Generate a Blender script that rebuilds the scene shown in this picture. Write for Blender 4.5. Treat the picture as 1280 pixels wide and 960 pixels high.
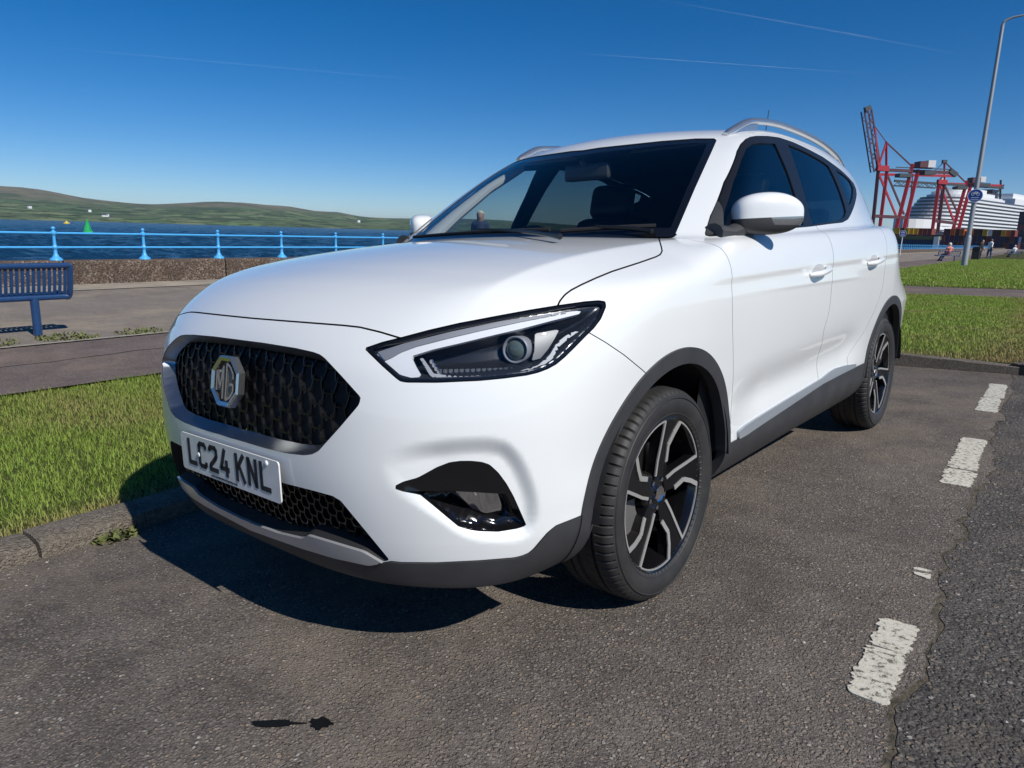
import bpy, math, random
import numpy as np
from mathutils import Matrix, Vector
random.seed(7); RNG = np.random.default_rng(7)
for o in list(bpy.data.objects): bpy.data.objects.remove(o, do_unlink=True)
SC = bpy.context.scene; COL = SC.collection
# the road falls towards the kerb: rotation from the car's (road's) frame to the level world frame
TILT = np.array([[0.9987774767, 0.0, -0.0494322969], [-0.0003554066, 0.9999741533, -0.0071809757], [0.0494310193, 0.0071897654, 0.9987516616]])
# ---------------------------------------------------------------- camera
_C = TILT @ np.array([1.7984404, -1.8239915, 1.0433904])
_F = TILT @ np.array([-0.6311053, 0.7531830, -0.1855300]); _R = TILT @ np.array([0.7682291, 0.6399972, -0.0150836]); _D = TILT @ np.array([0.1073780, -0.1520490, -0.9825228])
cam = bpy.data.cameras.new('camera'); cam_ob = bpy.data.objects.new('camera', cam); COL.objects.link(cam_ob)
cam.sensor_fit = 'HORIZONTAL'; cam.sensor_width = 36.0; cam.lens = 879.6973/1280*36.0
cam.clip_start = 0.05; cam.clip_end = 60000
cam_ob.matrix_world = Matrix(((_R[0], -_D[0], -_F[0], _C[0]), (_R[1], -_D[1], -_F[1], _C[1]), (_R[2], -_D[2], -_F[2], _C[2]), (0, 0, 0, 1)))
SC.camera = cam_ob
# ---------------------------------------------------------------- sky and sun
SUN_EL, SUN_AZ = math.radians(43), math.radians(-8)       # azimuth from +X
world = bpy.data.worlds.new('World'); SC.world = world; world.use_nodes = True
_n = world.node_tree.nodes; _l = world.node_tree.links
for q in list(_n): _n.remove(q)
_o = _n.new('ShaderNodeOutputWorld'); _b = _n.new('ShaderNodeBackground'); _s = _n.new('ShaderNodeTexSky')
_s.sky_type = 'NISHITA'; _s.sun_disc = False; _s.sun_elevation = SUN_EL; _s.sun_rotation = math.pi/2 - SUN_AZ
_s.altitude = 3500; _s.air_density = 1.0; _s.dust_density = 0.0; _s.ozone_density = 3.0
_b.inputs['Strength'].default_value = 0.090
_h = _n.new('ShaderNodeHueSaturation'); _h.inputs['Saturation'].default_value = 1.42; _h.inputs['Hue'].default_value = 0.503; _h.inputs['Value'].default_value = 1.0
_l.new(_s.outputs[0], _h.inputs['Color']); _l.new(_h.outputs[0], _b.inputs[0]); _l.new(_b.outputs[0], _o.inputs[0])
sun = bpy.data.lights.new('sun', 'SUN'); sun.energy = 4.7; sun.angle = math.radians(0.53); sun.color = (1.0, 0.965, 0.90)
sun_ob = bpy.data.objects.new('sun', sun); COL.objects.link(sun_ob)
_sd = Vector((math.cos(SUN_EL)*math.cos(SUN_AZ), math.cos(SUN_EL)*math.sin(SUN_AZ), math.sin(SUN_EL)))
sun_ob.rotation_euler = _sd.to_track_quat('Z', 'Y').to_euler(); sun_ob.location = (20, 0, 30)
vs = SC.view_settings; vs.view_transform = 'Standard'; vs.look = 'None'; vs.exposure = 0.06; vs.gamma = 1.0; vs.use_curve_mapping = False
# ---------------------------------------------------------------- materials
MATS = {}
def mat(name, base=(0.5, 0.5, 0.5), rough=0.5, metal=0.0, coat=0.0, spec=0.5, emit=None, build=None, **kw):
    if name in MATS: return MATS[name]
    m = bpy.data.materials.new(name); m.use_nodes = True; MATS[name] = m
    nt = m.node_tree; p = nt.nodes['Principled BSDF']
    p.inputs['Base Color'].default_value = (*base, 1); p.inputs['Roughness'].default_value = rough
    p.inputs['Metallic'].default_value = metal; p.inputs['Coat Weight'].default_value = coat
    p.inputs['Coat Roughness'].default_value = 0.03
    p.inputs['Specular IOR Level'].default_value = spec
    for k, v in kw.items(): p.inputs[k.replace('_', ' ')].default_value = v
    if build: build(nt, p)
    return m
class NT:
    """short hand for node graphs"""
    def __init__(s, nt): s.nt = nt
    def n(s, t, **kw):
        q = s.nt.nodes.new(t)
        for k, v in kw.items():
            if k.startswith('i_'):
                key = k[2:]; key = int(key) if key.isdigit() else key.replace('_', ' ')
                sock = q.inputs[key]
                if hasattr(v, 'is_linked') or isinstance(v, bpy.types.NodeSocket): s.nt.links.new(v, sock)
                else: sock.default_value = v
            else: setattr(q, k, v)
        return q
    def coord(s, out='Object'): return s.n('ShaderNodeTexCoord').outputs[out]
    def scale(s, vec, sc): 
        m = s.n('ShaderNodeMapping'); s.nt.links.new(vec, m.inputs['Vector']); m.inputs['Scale'].default_value = sc; return m.outputs[0]
    def noise(s, vec, sc, det=4, rough=0.55, out='Fac'):
        q = s.n('ShaderNodeTexNoise', i_Scale=sc, i_Detail=det, i_Roughness=rough); s.nt.links.new(vec, q.inputs['Vector']); return q.outputs[out]
    def voro(s, vec, sc, out='Distance', feature='F1'):
        q = s.n('ShaderNodeTexVoronoi', feature=feature, i_Scale=sc); s.nt.links.new(vec, q.inputs['Vector']); return q.outputs[out]
    def ramp(s, fac, stops):
        q = s.n('ShaderNodeValToRGB'); s.nt.links.new(fac, q.inputs[0]); e = q.color_ramp.elements
        e[0].position = stops[0][0]; e[0].color = (*stops[0][1], 1); e[1].position = stops[-1][0]; e[1].color = (*stops[-1][1], 1)
        for p, c in stops[1:-1]: k = e.new(p); k.color = (*c, 1)
        return q.outputs[0]
    def mix(s, fac, a, b):
        q = s.n('ShaderNodeMix', data_type='RGBA')
        for sock, v in ((q.inputs[0], fac), (q.inputs[6], a), (q.inputs[7], b)):
            if isinstance(v, bpy.types.NodeSocket): s.nt.links.new(v, sock)
            else: sock.default_value = v if not isinstance(v, tuple) or len(v) == 4 else (*v, 1)
        return q.outputs[2]
    def math(s, op, a, b=0.0):
        q = s.n('ShaderNodeMath', operation=op)
        for sock, v in ((q.inputs[0], a), (q.inputs[1], b)):
            if isinstance(v, bpy.types.NodeSocket): s.nt.links.new(v, sock)
            else: sock.default_value = v
        return q.outputs[0]
    def bump(s, height, strength=0.3, dist=0.01):
        q = s.n('ShaderNodeBump', i_Strength=strength, i_Distance=dist); s.nt.links.new(height, q.inputs['Height']); return q.outputs[0]
    def link(s, a, b): s.nt.links.new(a, b)
def thin_glass(name, tint, ior=1.5, dirt=0.0):
    if name in MATS: return MATS[name]
    m = bpy.data.materials.new(name); m.use_nodes = True; MATS[name] = m
    nt = m.node_tree; g = NT(nt)
    for q in list(nt.nodes): nt.nodes.remove(q)
    out = g.n('ShaderNodeOutputMaterial'); tr = g.n('ShaderNodeBsdfTransparent'); gl = g.n('ShaderNodeBsdfGlossy')
    tr.inputs[0].default_value = (*tint, 1); gl.inputs['Roughness'].default_value = 0.01
    bf = g.n('ShaderNodeNewGeometry').outputs['Backfacing']           # one sheet: the same index from either side
    fr = g.n('ShaderNodeFresnel'); g.link(g.math('ADD', g.math('MULTIPLY', bf, 1/ior-ior), ior), fr.inputs['IOR']); mx = g.n('ShaderNodeMixShader')
    g.link(fr.outputs[0], mx.inputs[0]); g.link(tr.outputs[0], mx.inputs[1]); g.link(gl.outputs[0], mx.inputs[2]); g.link(mx.outputs[0], out.inputs[0])
    return m
# ---------------------------------------------------------------- mesh helpers
class MB:
    """collects polygons of ONE mesh object"""
    def __init__(s): s.v = []; s.f = []; s.m = []
    def add(s, V, F, mi=0):
        o = len(s.v); s.v.extend([tuple(map(float, p)) for p in V]); s.f.extend([tuple(int(i)+o for i in f) for f in F]); s.m.extend([mi]*len(F)); return s
    def box(s, c, h, R=None, mi=0):
        c = np.array(c, float); h = np.array(h, float)
        V = np.array([[x, y, z] for x in (-1, 1) for y in (-1, 1) for z in (-1, 1)])*h
        if R is not None: V = V @ np.array(R).T
        return s.add(V+c, [(0, 1, 3, 2), (4, 6, 7, 5), (0, 4, 5, 1), (2, 3, 7, 6), (0, 2, 6, 4), (1, 5, 7, 3)], mi)
    def bar(s, a, b, w, h=None, up=(0, 0, 1), mi=0):
        """box from a to b with section w x h"""
        a = np.array(a, float); b = np.array(b, float); d = b-a; L = np.linalg.norm(d); d = d/L; h = h or w
        u = np.array(up, float)
        if abs(d@u) > 0.98: u = np.array([1.0, 0, 0])
        x = np.cross(d, u); x /= np.linalg.norm(x); y = np.cross(x, d)
        return s.box((a+b)/2, (w/2, L/2, h/2), np.stack([x, d, y], 1), mi)
    def tube(s, pts, r, n=8, cap=True, mi=0, closed=False, up=(0, 0, 1), flat=1.0):
        P = np.array(pts, float); m = len(P); r = np.broadcast_to(np.array(r, float), (m,))
        V = []; T = np.zeros_like(P)
        for i in range(m):
            a = P[(i-1) % m] if (closed or i > 0) else P[i]; b = P[(i+1) % m] if (closed or i < m-1) else P[i]
            T[i] = (b-a)/max(np.linalg.norm(b-a), 1e-9)
        u = np.array(up, float)
        if abs(T[0]@u) > 0.95: u = np.array([1.0, 0, 0]) if abs(T[0][0]) < 0.9 else np.array([0, 1.0, 0])
        x = np.cross(T[0], u); x /= np.linalg.norm(x)
        for i in range(m):
            x = x - (x@T[i])*T[i]; x /= np.linalg.norm(x); y = np.cross(T[i], x)
            for k in range(n):
                t = 2*math.pi*(k+0.5)/n
                V.append(P[i] + r[i]*(math.cos(t)*x + flat*math.sin(t)*y))
        F = []
        for i in range(m if closed else m-1):
            for k in range(n):
                a = i*n+k; b = i*n+(k+1) % n; j = (i+1) % m
                F.append((a, b, j*n+(k+1) % n, j*n+k))
        if cap and not closed: F += [tuple(range(n))[::-1], tuple(range((m-1)*n, m*n))]
        return s.add(V, F, mi)
    def lathe(s, prof, c=(0, 0, 0), axis='z', n=24, mi=0, cap=False):
        """profile of (radius, height) turned about an axis"""
        V = []; m = len(prof)
        for k in range(n):
            t = 2*math.pi*k/n
            for r, h in prof:
                p = (r*math.cos(t), r*math.sin(t), h)
                if axis == 'x': p = (h, r*math.cos(t), r*math.sin(t))
                if axis == 'y': p = (r*math.sin(t), h, r*math.cos(t))
                V.append(np.array(p)+np.array(c))
        F = [(k*m+i, ((k+1) % n)*m+i, ((k+1) % n)*m+i+1, k*m+i+1) for k in range(n) for i in range(m-1)]
        if cap: F += [tuple(k*m for k in range(n))[::-1], tuple(k*m+m-1 for k in range(n))]
        return s.add(V, F, mi)
    def prism(s, poly, a, b, R=None, c=(0, 0, 0), mi=0):
        """2D polygon (x, z) extruded along y from a to b"""
        n = len(poly); V = [(p[0], a, p[1]) for p in poly] + [(p[0], b, p[1]) for p in poly]
        V = np.array(V, float)
        if R is not None: V = V @ np.array(R).T
        F = [tuple(range(n)), tuple(range(2*n-1, n-1, -1))] + [(i, i+n, (i+1) % n+n, (i+1) % n) for i in range(n)]
        return s.add(V+np.array(c), F, mi)
    def build(s, name, mats, parent=None, smooth=False, bevel=0.0, angle=35):
        return obj(name, s.v, s.f, mats, parent, smooth, bevel=bevel, mi=s.m, angle=angle)
def obj(name, V, F, mats, parent=None, smooth=False, normals=None, bevel=0.0, mi=None, angle=35):
    me = bpy.data.meshes.new(name)
    V = V.tolist() if isinstance(V, np.ndarray) else V; F = F.tolist() if isinstance(F, np.ndarray) else F
    me.from_pydata(V, [], F); me.validate()
    for m in (mats if isinstance(mats, (list, tuple)) else [mats]): me.materials.append(m)
    if mi is not None and len(set(mi)) > 1 and len(mi) == len(me.polygons): me.polygons.foreach_set('material_index', mi)
    if smooth:
        me.polygons.foreach_set('use_smooth', [True]*len(me.polygons))
        if normals is not None and len(normals) == len(me.vertices): me.normals_split_custom_set_from_vertices([tuple(map(float, q)) for q in normals])
        elif smooth != 'full': 
            try: me.set_sharp_from_angle(angle=math.radians(angle))
            except Exception: pass
    me.update()
    o = bpy.data.objects.new(name, me); COL.objects.link(o)
    if parent is not None: o.parent = parent
    if bevel:
        b = o.modifiers.new('bevel', 'BEVEL'); b.width = bevel; b.segments = 2; b.limit_method = 'ANGLE'; b.angle_limit = math.radians(40)
    return o
def tag(o, label=None, cat=None, group=None, kind=None):
    if label: o['label'] = label
    if cat: o['category'] = cat
    if group: o['group'] = group
    if kind: o['kind'] = kind
    return o
def empty(name, loc=(0, 0, 0), rz=0.0, parent=None):
    o = bpy.data.objects.new(name, None); COL.objects.link(o); o.location = loc; o.rotation_euler = (0, 0, rz); o.empty_display_size = 0.2
    if parent is not None: o.parent = parent
    return o
def copy_tree(o, parent=None):
    c = o.copy(); COL.objects.link(c); c.parent = parent
    for ch in o.children: copy_tree(ch, c)
    return c
# ---------------------------------------------------------------- car body shape (numpy)
def pch(xs, ys):
    """monotone-ish smooth cubic through points"""
    xs = np.asarray(xs, float); ys = np.asarray(ys, float)
    h = np.diff(xs); s = np.diff(ys) / h
    m = np.zeros_like(xs)
    m[1:-1] = (s[:-1] * h[1:] + s[1:] * h[:-1]) / (h[:-1] + h[1:])
    m[0] = s[0]; m[-1] = s[-1]
    def f(x):
        x = np.asarray(x, float)
        i = np.clip(np.searchsorted(xs, x) - 1, 0, len(h) - 1)
        hh = h[i]; t = (x - xs[i]) / hh
        tc = np.clip(t, 0, 1)
        r = ((2*tc**3 - 3*tc**2 + 1) * ys[i] + (tc**3 - 2*tc**2 + tc) * hh * m[i]
             + (-2*tc**3 + 3*tc**2) * ys[i+1] + (tc**3 - tc**2) * hh * m[i+1])
        lo = t < 0; hi = t > 1
        r = np.where(lo, ys[0] + (x - xs[0]) * m[0], r)
        return np.where(hi, ys[-1] + (x - xs[-1]) * m[-1], r)
    return f
def smax(a, b, k):
    h = np.maximum(k - np.abs(a - b), 0) / k
    return np.maximum(a, b) + h*h*h*k/6
def smin(a, b, k): return -smax(-a, -b, k)
def ramp(x, k):                       # smooth max(x,0)
    return 0.5*(x + np.sqrt(x*x + k*k))
def sstep(a, b, x):
    t = np.clip((x-a)/(b-a), 0, 1); return t*t*(3-2*t)

f_wid = pch([-0.95,-0.7,-0.45,-0.2,0.1,0.6,1.4,2.1,2.6,3.0,3.25,3.45],
            [0.835,0.862,0.884,0.897,0.902,0.897,0.895,0.900,0.902,0.885,0.845,0.78])
f_sec = pch([0.16,0.22,0.28,0.34,0.42,0.52,0.66,0.80,0.90,0.97,1.03,1.10,1.16],   # inset from max width, by height
            [0.20,0.130,0.070,0.036,0.027,0.024,0.010,0.000,0.001,0.010,0.030,0.062,0.10])
f_fro = pch([0.12,0.20,0.28,0.38,0.50,0.62,0.72,0.80,0.86,0.95],         # front face on the centre line, by height
            [-0.74,-0.805,-0.845,-0.870,-0.886,-0.884,-0.874,-0.853,-0.822,-0.74])
f_hood = pch([-0.95,-0.86,-0.80,-0.74,-0.65,-0.5,-0.3,-0.1,0.1,0.3,0.5],
             [0.74,0.820,0.871,0.914,0.960,1.006,1.046,1.073,1.092,1.106,1.117])
f_top = pch([0.0,0.12,0.22,0.4,0.6,0.8,0.92,1.02,1.15,1.35,1.7,2.2,2.7,3.05,3.28,3.36,3.5],
            [0.95,1.032,1.10,1.220,1.345,1.456,1.510,1.539,1.563,1.582,1.590,1.574,1.525,1.468,1.41,1.37,1.06])
f_gh = pch([0.95,1.03,1.12,1.22,1.32,1.42,1.50,1.56,1.62],                # greenhouse half width by height
           [0.862,0.836,0.806,0.768,0.724,0.675,0.630,0.588,0.53])
f_ghy = pch([0.0,0.5,1.2,1.8,2.4,2.9,3.3,3.5],
            [0.0,0.0,0.006,0.004,-0.022,-0.092,-0.20,-0.26])

def lower_sdf(x, y, z):
    # side
    bel = sstep(-0.2, 2.6, y)                                   # the shoulder rises to the rear
    zz = z - 0.085*bel*sstep(0.72, 0.98, z)
    side = x - (f_wid(y) - f_sec(zz))
    # hollow of the lower doors between the wheels, haunch creases
    d = sstep(0.35, 0.75, y) * (1 - sstep(1.75, 2.15, y))
    side = side + 0.022*d*np.exp(-((z-0.50-0.03*y)/0.085)**2)
    # crease below the shoulder
    zc = 0.935 + 0.02*np.clip(y, 0, 3)
    side = side + 0.005*(1-np.tanh((z-zc)/0.008))*0.5*sstep(0.5,0.8,z)*sstep(0.0,0.5,y)*(1-sstep(2.4,2.9,y))
    side = side + 0.42*np.clip(z-0.72, 0, 1)*sstep(2.55, 3.25, y)
    # front
    xx = x
    corner = 0.70*xx**4
    swp = 0.42*np.clip(z-0.62, 0, 1)**1.5*xx**2                  # upper corners sweep back
    low = 0.10*np.clip(0.36-z, 0, 1)*xx**2
    fr = (f_fro(z) + corner + swp + low) - y
    fr = fr / np.sqrt(1 + (2.8*xx**3)**2)
    # top
    xc = 0.700 + 0.081*y
    hz = f_hood(y - 0.08*(x/0.7)**2*(1-sstep(-0.9,-0.2,y))) - 0.028*(x/0.66)**2 - 0.33*ramp(x-xc, 0.007)
    belt = 1.075 + 0.055*np.clip((y-0.3)/1.7, 0, 2)             # top of the doors behind the bonnet
    hz = np.where(y > 0.3, hz, hz)
    t = sstep(0.10, 0.55, y)
    top = z - (hz*(1-t) + belt*t)
    top = top / 1.06
    # back
    bk = y - (3.43 - 0.16*(x/0.8)**4 - 0.20*np.clip(z-0.95,0,1) - 0.25*np.clip(0.45-z,0,1))
    bot = 0.225 - z
    s = smax(side, fr, 0.10)
    s = smax(s, top, 0.07)
    s = smax(s, bk, 0.10)
    s = smax(s, bot, 0.03)
    return s
def green_sdf(x, y, z):
    ye = y - 0.19*(x/0.676)**2*(1-sstep(1.2,2.2,y)) + 0.12*(x/0.676)**2*sstep(2.3,3.2,y)
    crown = 0.022*(x/0.55)**2 * sstep(0.3, 1.3, y)
    slope = 1.0/np.sqrt(1 + np.where(ye < 1.0, 0.62, np.where(ye > 3.36, 2.3, 0.1))**2)
    top = (z - (f_top(ye) - crown)) * slope
    side = (x - (f_gh(z) + f_ghy(y))) * 0.91
    s = smax(top, side, 0.075)
    return smax(s, 0.9 - z, 0.01)
CHEEK = [(466,578),(488,563),(540,552),(595,547),(630,551),(650,568),(664,595),(673,625),(672,655),(655,674),(615,678),(578,670),(548,650),(520,632),(494,616),(474,596)]
def body_sdf(P):
    x = np.abs(P[:, 0]); y = P[:, 1]; z = P[:, 2]
    s = smin(lower_sdf(x, y, z), green_sdf(x, y, z), 0.025)
    m = (y < -0.40) & (z > 0.30) & (z < 0.66) & (x > 0.4)          # hollow of the bumper round the fog lamp
    if m.any():
        q, w = pix(np.stack([x[m], y[m], z[m]], -1))
        d = poly_sd(q, CHEEK_S)*w/CAM_L
        s = s.copy(); s[m] += 0.021*sstep(-0.006, 0.042, d)*sstep(0.55, 0.67, x[m])
    return s
def sdf_grad(P, e=1e-3, fn=None):
    fn = fn or body_sdf
    g = np.empty_like(P)
    for i in range(3):
        d = np.zeros(3); d[i] = e
        g[:, i] = (fn(P+d) - fn(P-d)) / (2*e)
    return g
def project(P, it=4, level=0.0, fn=None):
    fn = fn or body_sdf
    for _ in range(it):
        s = fn(P) - level; g = sdf_grad(P, fn=fn)
        P = P - g * (s / np.maximum((g*g).sum(1), 1e-4))[:, None]
    return P
def unit(v): return v / np.maximum(np.linalg.norm(v, axis=-1, keepdims=True), 1e-12)
def surface_net(fn, lo, hi, h, coarse=4):
    """quads of the zero set of fn in a box; coarse cells near it only"""
    lo = np.asarray(lo, float); H = h*coarse
    n = np.ceil((np.asarray(hi)-lo)/H).astype(int)
    I = np.stack(np.meshgrid(*[np.arange(k) for k in n], indexing='ij'), -1).reshape(-1, 3)
    c = lo + (I+0.5)*H
    I = I[np.abs(fn(c)) < H*1.6]
    m = n*coarse + 1
    # fine node ids
    off = np.stack(np.meshgrid(*[np.arange(coarse+1)]*3, indexing='ij'), -1).reshape(-1, 3)
    N = (I[:, None, :]*coarse + off[None]).reshape(-1, 3)
    key = (N[:, 0]*m[1] + N[:, 1])*m[2] + N[:, 2]
    uk = np.unique(key)
    nz_ = uk % m[2]; ny_ = (uk//m[2]) % m[1]; nx_ = uk//(m[2]*m[1])
    NP = lo + np.stack([nx_, ny_, nz_], -1)*h
    S = np.concatenate([fn(NP[i:i+400000]) for i in range(0, len(NP), 400000)])
    # cells
    offc = np.stack(np.meshgrid(*[np.arange(coarse)]*3, indexing='ij'), -1).reshape(-1, 3)
    Cc = (I[:, None, :]*coarse + offc[None]).reshape(-1, 3)
    ck = (Cc[:, 0]*m[1] + Cc[:, 1])*m[2] + Cc[:, 2]
    cs = [(i, j, k) for i in (0, 1) for j in (0, 1) for k in (0, 1)]
    val = np.stack([S[np.searchsorted(uk, ck + (i*m[1]+j)*m[2]+k)] for i, j, k in cs], -1)
    act = (val.min(1) < 0) & (val.max(1) >= 0)
    Cc = Cc[act]; ck = ck[act]; val = val[act]
    # vertex: mean of edge crossings
    acc = np.zeros((len(ck), 3)); cnt = np.zeros(len(ck))
    for a in range(8):
        for b in range(a+1, 8):
            da = np.array(cs[a]); db = np.array(cs[b])
            if np.abs(da-db).sum() != 1: continue
            x = (val[:, a] < 0) != (val[:, b] < 0)
            t = val[x, a] / (val[x, a]-val[x, b])
            acc[x] += da + t[:, None]*(db-da); cnt[x] += 1
    V = lo + (Cc + acc/cnt[:, None])*h
    o = np.argsort(ck); ck = ck[o]; V = V[o]; Cc = Cc[o]; val = val[o]
    Q = []
    strides = [m[1]*m[2], m[2], 1]
    for ax in range(3):
        # edge from node (cell corner 0) along ax
        c0 = val[:, 0]; c1 = val[:, {0: 4, 1: 2, 2: 1}[ax]]
        e = np.where((c0 < 0) != (c1 < 0))[0]
        u, w = [(1, 2), (2, 0), (0, 1)][ax]
        k = ck[e]
        ks = [k, k-strides[u], k-strides[u]-strides[w], k-strides[w]]
        idx = []; ok = np.ones(len(e), bool)
        for kk in ks:
            p = np.clip(np.searchsorted(ck, kk), 0, len(ck)-1); ok &= ck[p] == kk; idx.append(p)
        q = np.stack(idx, -1)[ok]; flip = (c0[e] >= 0)[ok]
        q[flip] = q[flip][:, ::-1]
        Q.append(q)
    return V, np.concatenate(Q)
def quads_to_tris(V, Q):
    d1 = np.linalg.norm(V[Q[:, 0]]-V[Q[:, 2]], axis=1); d2 = np.linalg.norm(V[Q[:, 1]]-V[Q[:, 3]], axis=1)
    a = d1 <= d2
    T = np.concatenate([Q[a][:, [0, 1, 2]], Q[a][:, [0, 2, 3]], Q[~a][:, [0, 1, 3]], Q[~a][:, [1, 2, 3]]])
    return T
def clip_mesh(V, T, f, extra=None):
    """part of the triangle mesh where f > 0"""
    f = np.where(np.abs(f) < 1e-7, 1e-7, f)
    s = f > 0
    k = s[T].sum(1)
    full = T[k == 3]
    outV = [V]; newT = [full]
    cr = T[(k == 1) | (k == 2)]
    if len(cr):
        one = s[cr].sum(1) == 1
        # rotate so the odd vertex comes first
        odd = np.where(one[:, None], s[cr], ~s[cr]).argmax(1)
        r = np.stack([cr[np.arange(len(cr)), (odd+j) % 3] for j in range(3)], -1)
        E = np.concatenate([r[:, [0, 1]], r[:, [0, 2]]]); Es = np.sort(E, 1)
        ue, inv = np.unique(Es, axis=0, return_inverse=True); inv = inv.reshape(-1)
        t = f[ue[:, 0]] / (f[ue[:, 0]]-f[ue[:, 1]])
        NV = V[ue[:, 0]] + t[:, None]*(V[ue[:, 1]]-V[ue[:, 0]])
        a = len(V) + inv[:len(r)]; b = len(V) + inv[len(r):]
        newT.append(np.stack([r[one, 0], a[one], b[one]], -1))
        m = ~one
        newT.append(np.stack([a[m], r[m, 1], r[m, 2]], -1)); newT.append(np.stack([a[m], r[m, 2], b[m]], -1))
        outV.append(NV)
    V2 = np.concatenate(outV); T2 = np.concatenate(newT)
    u, inv = np.unique(T2, return_inverse=True)
    return V2[u], inv.reshape(-1, 3)
def poly_sd(P, poly):
    """signed distance to a closed polygon in 2D, positive inside"""
    poly = np.asarray(poly, float); n = len(poly)
    best = np.full(len(P), 1e18); ins = np.zeros(len(P), bool)
    for i in range(n):
        a = poly[i]; b = poly[(i+1) % n]; e = b-a; w = P-a
        t = np.clip((w@e)/max(e@e, 1e-12), 0, 1)
        best = np.minimum(best, ((w - t[:, None]*e)**2).sum(1))
        c = (a[1] > P[:, 1]) != (b[1] > P[:, 1])
        with np.errstate(divide='ignore', invalid='ignore'):
            xi = (b[0]-a[0])*(P[:, 1]-a[1])/(b[1]-a[1]) + a[0]
        ins ^= c & (P[:, 0] < xi)
    return np.where(ins, 1, -1)*np.sqrt(best)
def smooth_poly(p, n=4, closed=True):
    """Catmull-Rom through the points"""
    p = np.asarray(p, float); m = len(p); out = []
    for i in range(m if closed else m-1):
        if closed: a, b, c, d = p[i-1], p[i], p[(i+1) % m], p[(i+2) % m]
        else: a, b, c, d = p[max(i-1, 0)], p[i], p[i+1], p[min(i+2, m-1)]
        for k in range(n):
            t = k/n
            out.append(0.5*((2*b) + (c-a)*t + (2*a-5*b+4*c-d)*t*t + (3*b-a-3*c+d)*t**3))
    if not closed: out.append(p[-1])
    return np.array(out)
CHEEK_S = smooth_poly(CHEEK, 3)
# the lens the measurements were taken through, in the car's frame
CAM_C = np.array([1.7984404, -1.8239915, 1.0433904])
CAM_F = np.array([-0.6311053, 0.7531830, -0.1855300]); CAM_R = np.array([0.7682291, 0.6399972, -0.0150836])
CAM_D = np.array([0.1073780, -0.1520490, -0.9825228]); CAM_L = 879.6973
def pix(P):
    v = np.asarray(P, float) - CAM_C; w = v@CAM_F
    return np.stack([640 + CAM_L*(v@CAM_R)/w, 480 + CAM_L*(v@CAM_D)/w], -1), w
def ray(px):
    px = np.asarray(px, float)
    return unit(CAM_F + ((px[..., 0]-640)/CAM_L)[..., None]*CAM_R + ((px[..., 1]-480)/CAM_L)[..., None]*CAM_D)
def hit(px, fn=None, tmax=7.0):
    """first point of the body along the line of sight of a measured point (sphere tracing)"""
    fn = fn or body_sdf
    px = np.atleast_2d(np.asarray(px, float)); v = ray(px); t = np.full(len(px), 0.7)
    for _ in range(220):
        s = fn(CAM_C + t[:, None]*v); t = np.minimum(t + 0.6*s, tmax)
    P = CAM_C + t[:, None]*v
    return P, t < tmax-1e-3
# ---------------------------------------------------------------- the car
def white_paint(nt, p):
    g = NT(nt); c = g.coord('Object')
    n = g.noise(c, 900, 2); p.inputs['Coat IOR'].default_value = 1.5
    d = g.noise(c, 3.0, 5)                                            # faint road dust
    col = g.mix(g.math('MULTIPLY', d, 0.05), (0.765, 0.78, 0.775), (0.60, 0.57, 0.52)); g.link(col, p.inputs['Base Color'])
M_WHITE = mat('white_paint', (0.80, 0.805, 0.81), 0.38, coat=1.0, build=white_paint)
def clad_b(nt, p):
    g = NT(nt); c = g.coord('Object'); g.link(g.bump(g.noise(c, 700, 2), 0.12, 0.001), p.inputs['Normal'])
    g.link(g.ramp(g.noise(c, 9, 5), [(0.3, (0.030, 0.031, 0.034)), (0.8, (0.048, 0.048, 0.050))]), p.inputs['Base Color'])
M_CLAD = mat('black_cladding', (0.035, 0.036, 0.04), 0.52, build=clad_b)
M_GLOSSB = mat('gloss_black', (0.006, 0.006, 0.007), 0.14, coat=0.25)
M_BLACK = mat('matt_black', (0.012, 0.012, 0.013), 0.75)
M_CHROME = mat('chrome', (0.82, 0.83, 0.85), 0.08, metal=1.0)
M_SATIN = mat('satin_silver', (0.60, 0.61, 0.63), 0.30, metal=0.9)
M_SILVERP = mat('silver_paint', (0.55, 0.56, 0.58), 0.32, metal=0.55, coat=0.5)
M_MACH = mat('machined_alloy', (0.44, 0.43, 0.41), 0.42, metal=0.45)
M_RUBTRIM = mat('window_rubber', (0.007, 0.007, 0.008), 0.38)
M_WSCREEN = thin_glass('windscreen_glass', (0.84, 0.90, 0.90), 1.5)
M_SIDEGL = thin_glass('side_glass', (0.62, 0.70, 0.71), 2.0)
M_PRIV = thin_glass('privacy_glass', (0.16, 0.20, 0.21), 2.15)
M_LENS = thin_glass('lens_plastic', (0.93, 0.94, 0.95), 1.45)
M_DRL = mat('light_guide', (0.78, 0.79, 0.82), 0.18, coat=0.5)
M_LGREY = mat('lamp_grey', (0.30, 0.31, 0.34), 0.42, metal=0.3)
M_INT = mat('dark_trim', (0.016, 0.016, 0.018), 0.6)
M_INTL = mat('light_trim', (0.42, 0.42, 0.41), 0.75)
M_SEAT = mat('seat_leather', (0.014, 0.013, 0.014), 0.45)
M_TAIL = mat('tail_red', (0.35, 0.01, 0.012), 0.1, coat=1.0)
def tyre_b(nt, p):
    g = NT(nt); c = g.coord('Object')
    g.link(g.ramp(g.noise(c, 14, 6), [(0.3, (0.016, 0.016, 0.017)), (0.75, (0.034, 0.032, 0.030))]), p.inputs['Base Color'])
    g.link(g.bump(g.noise(c, 400, 3), 0.15, 0.001), p.inputs['Normal'])
M_TYRE = mat('tyre_rubber', (0.02, 0.02, 0.021), 0.62, build=tyre_b)
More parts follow.
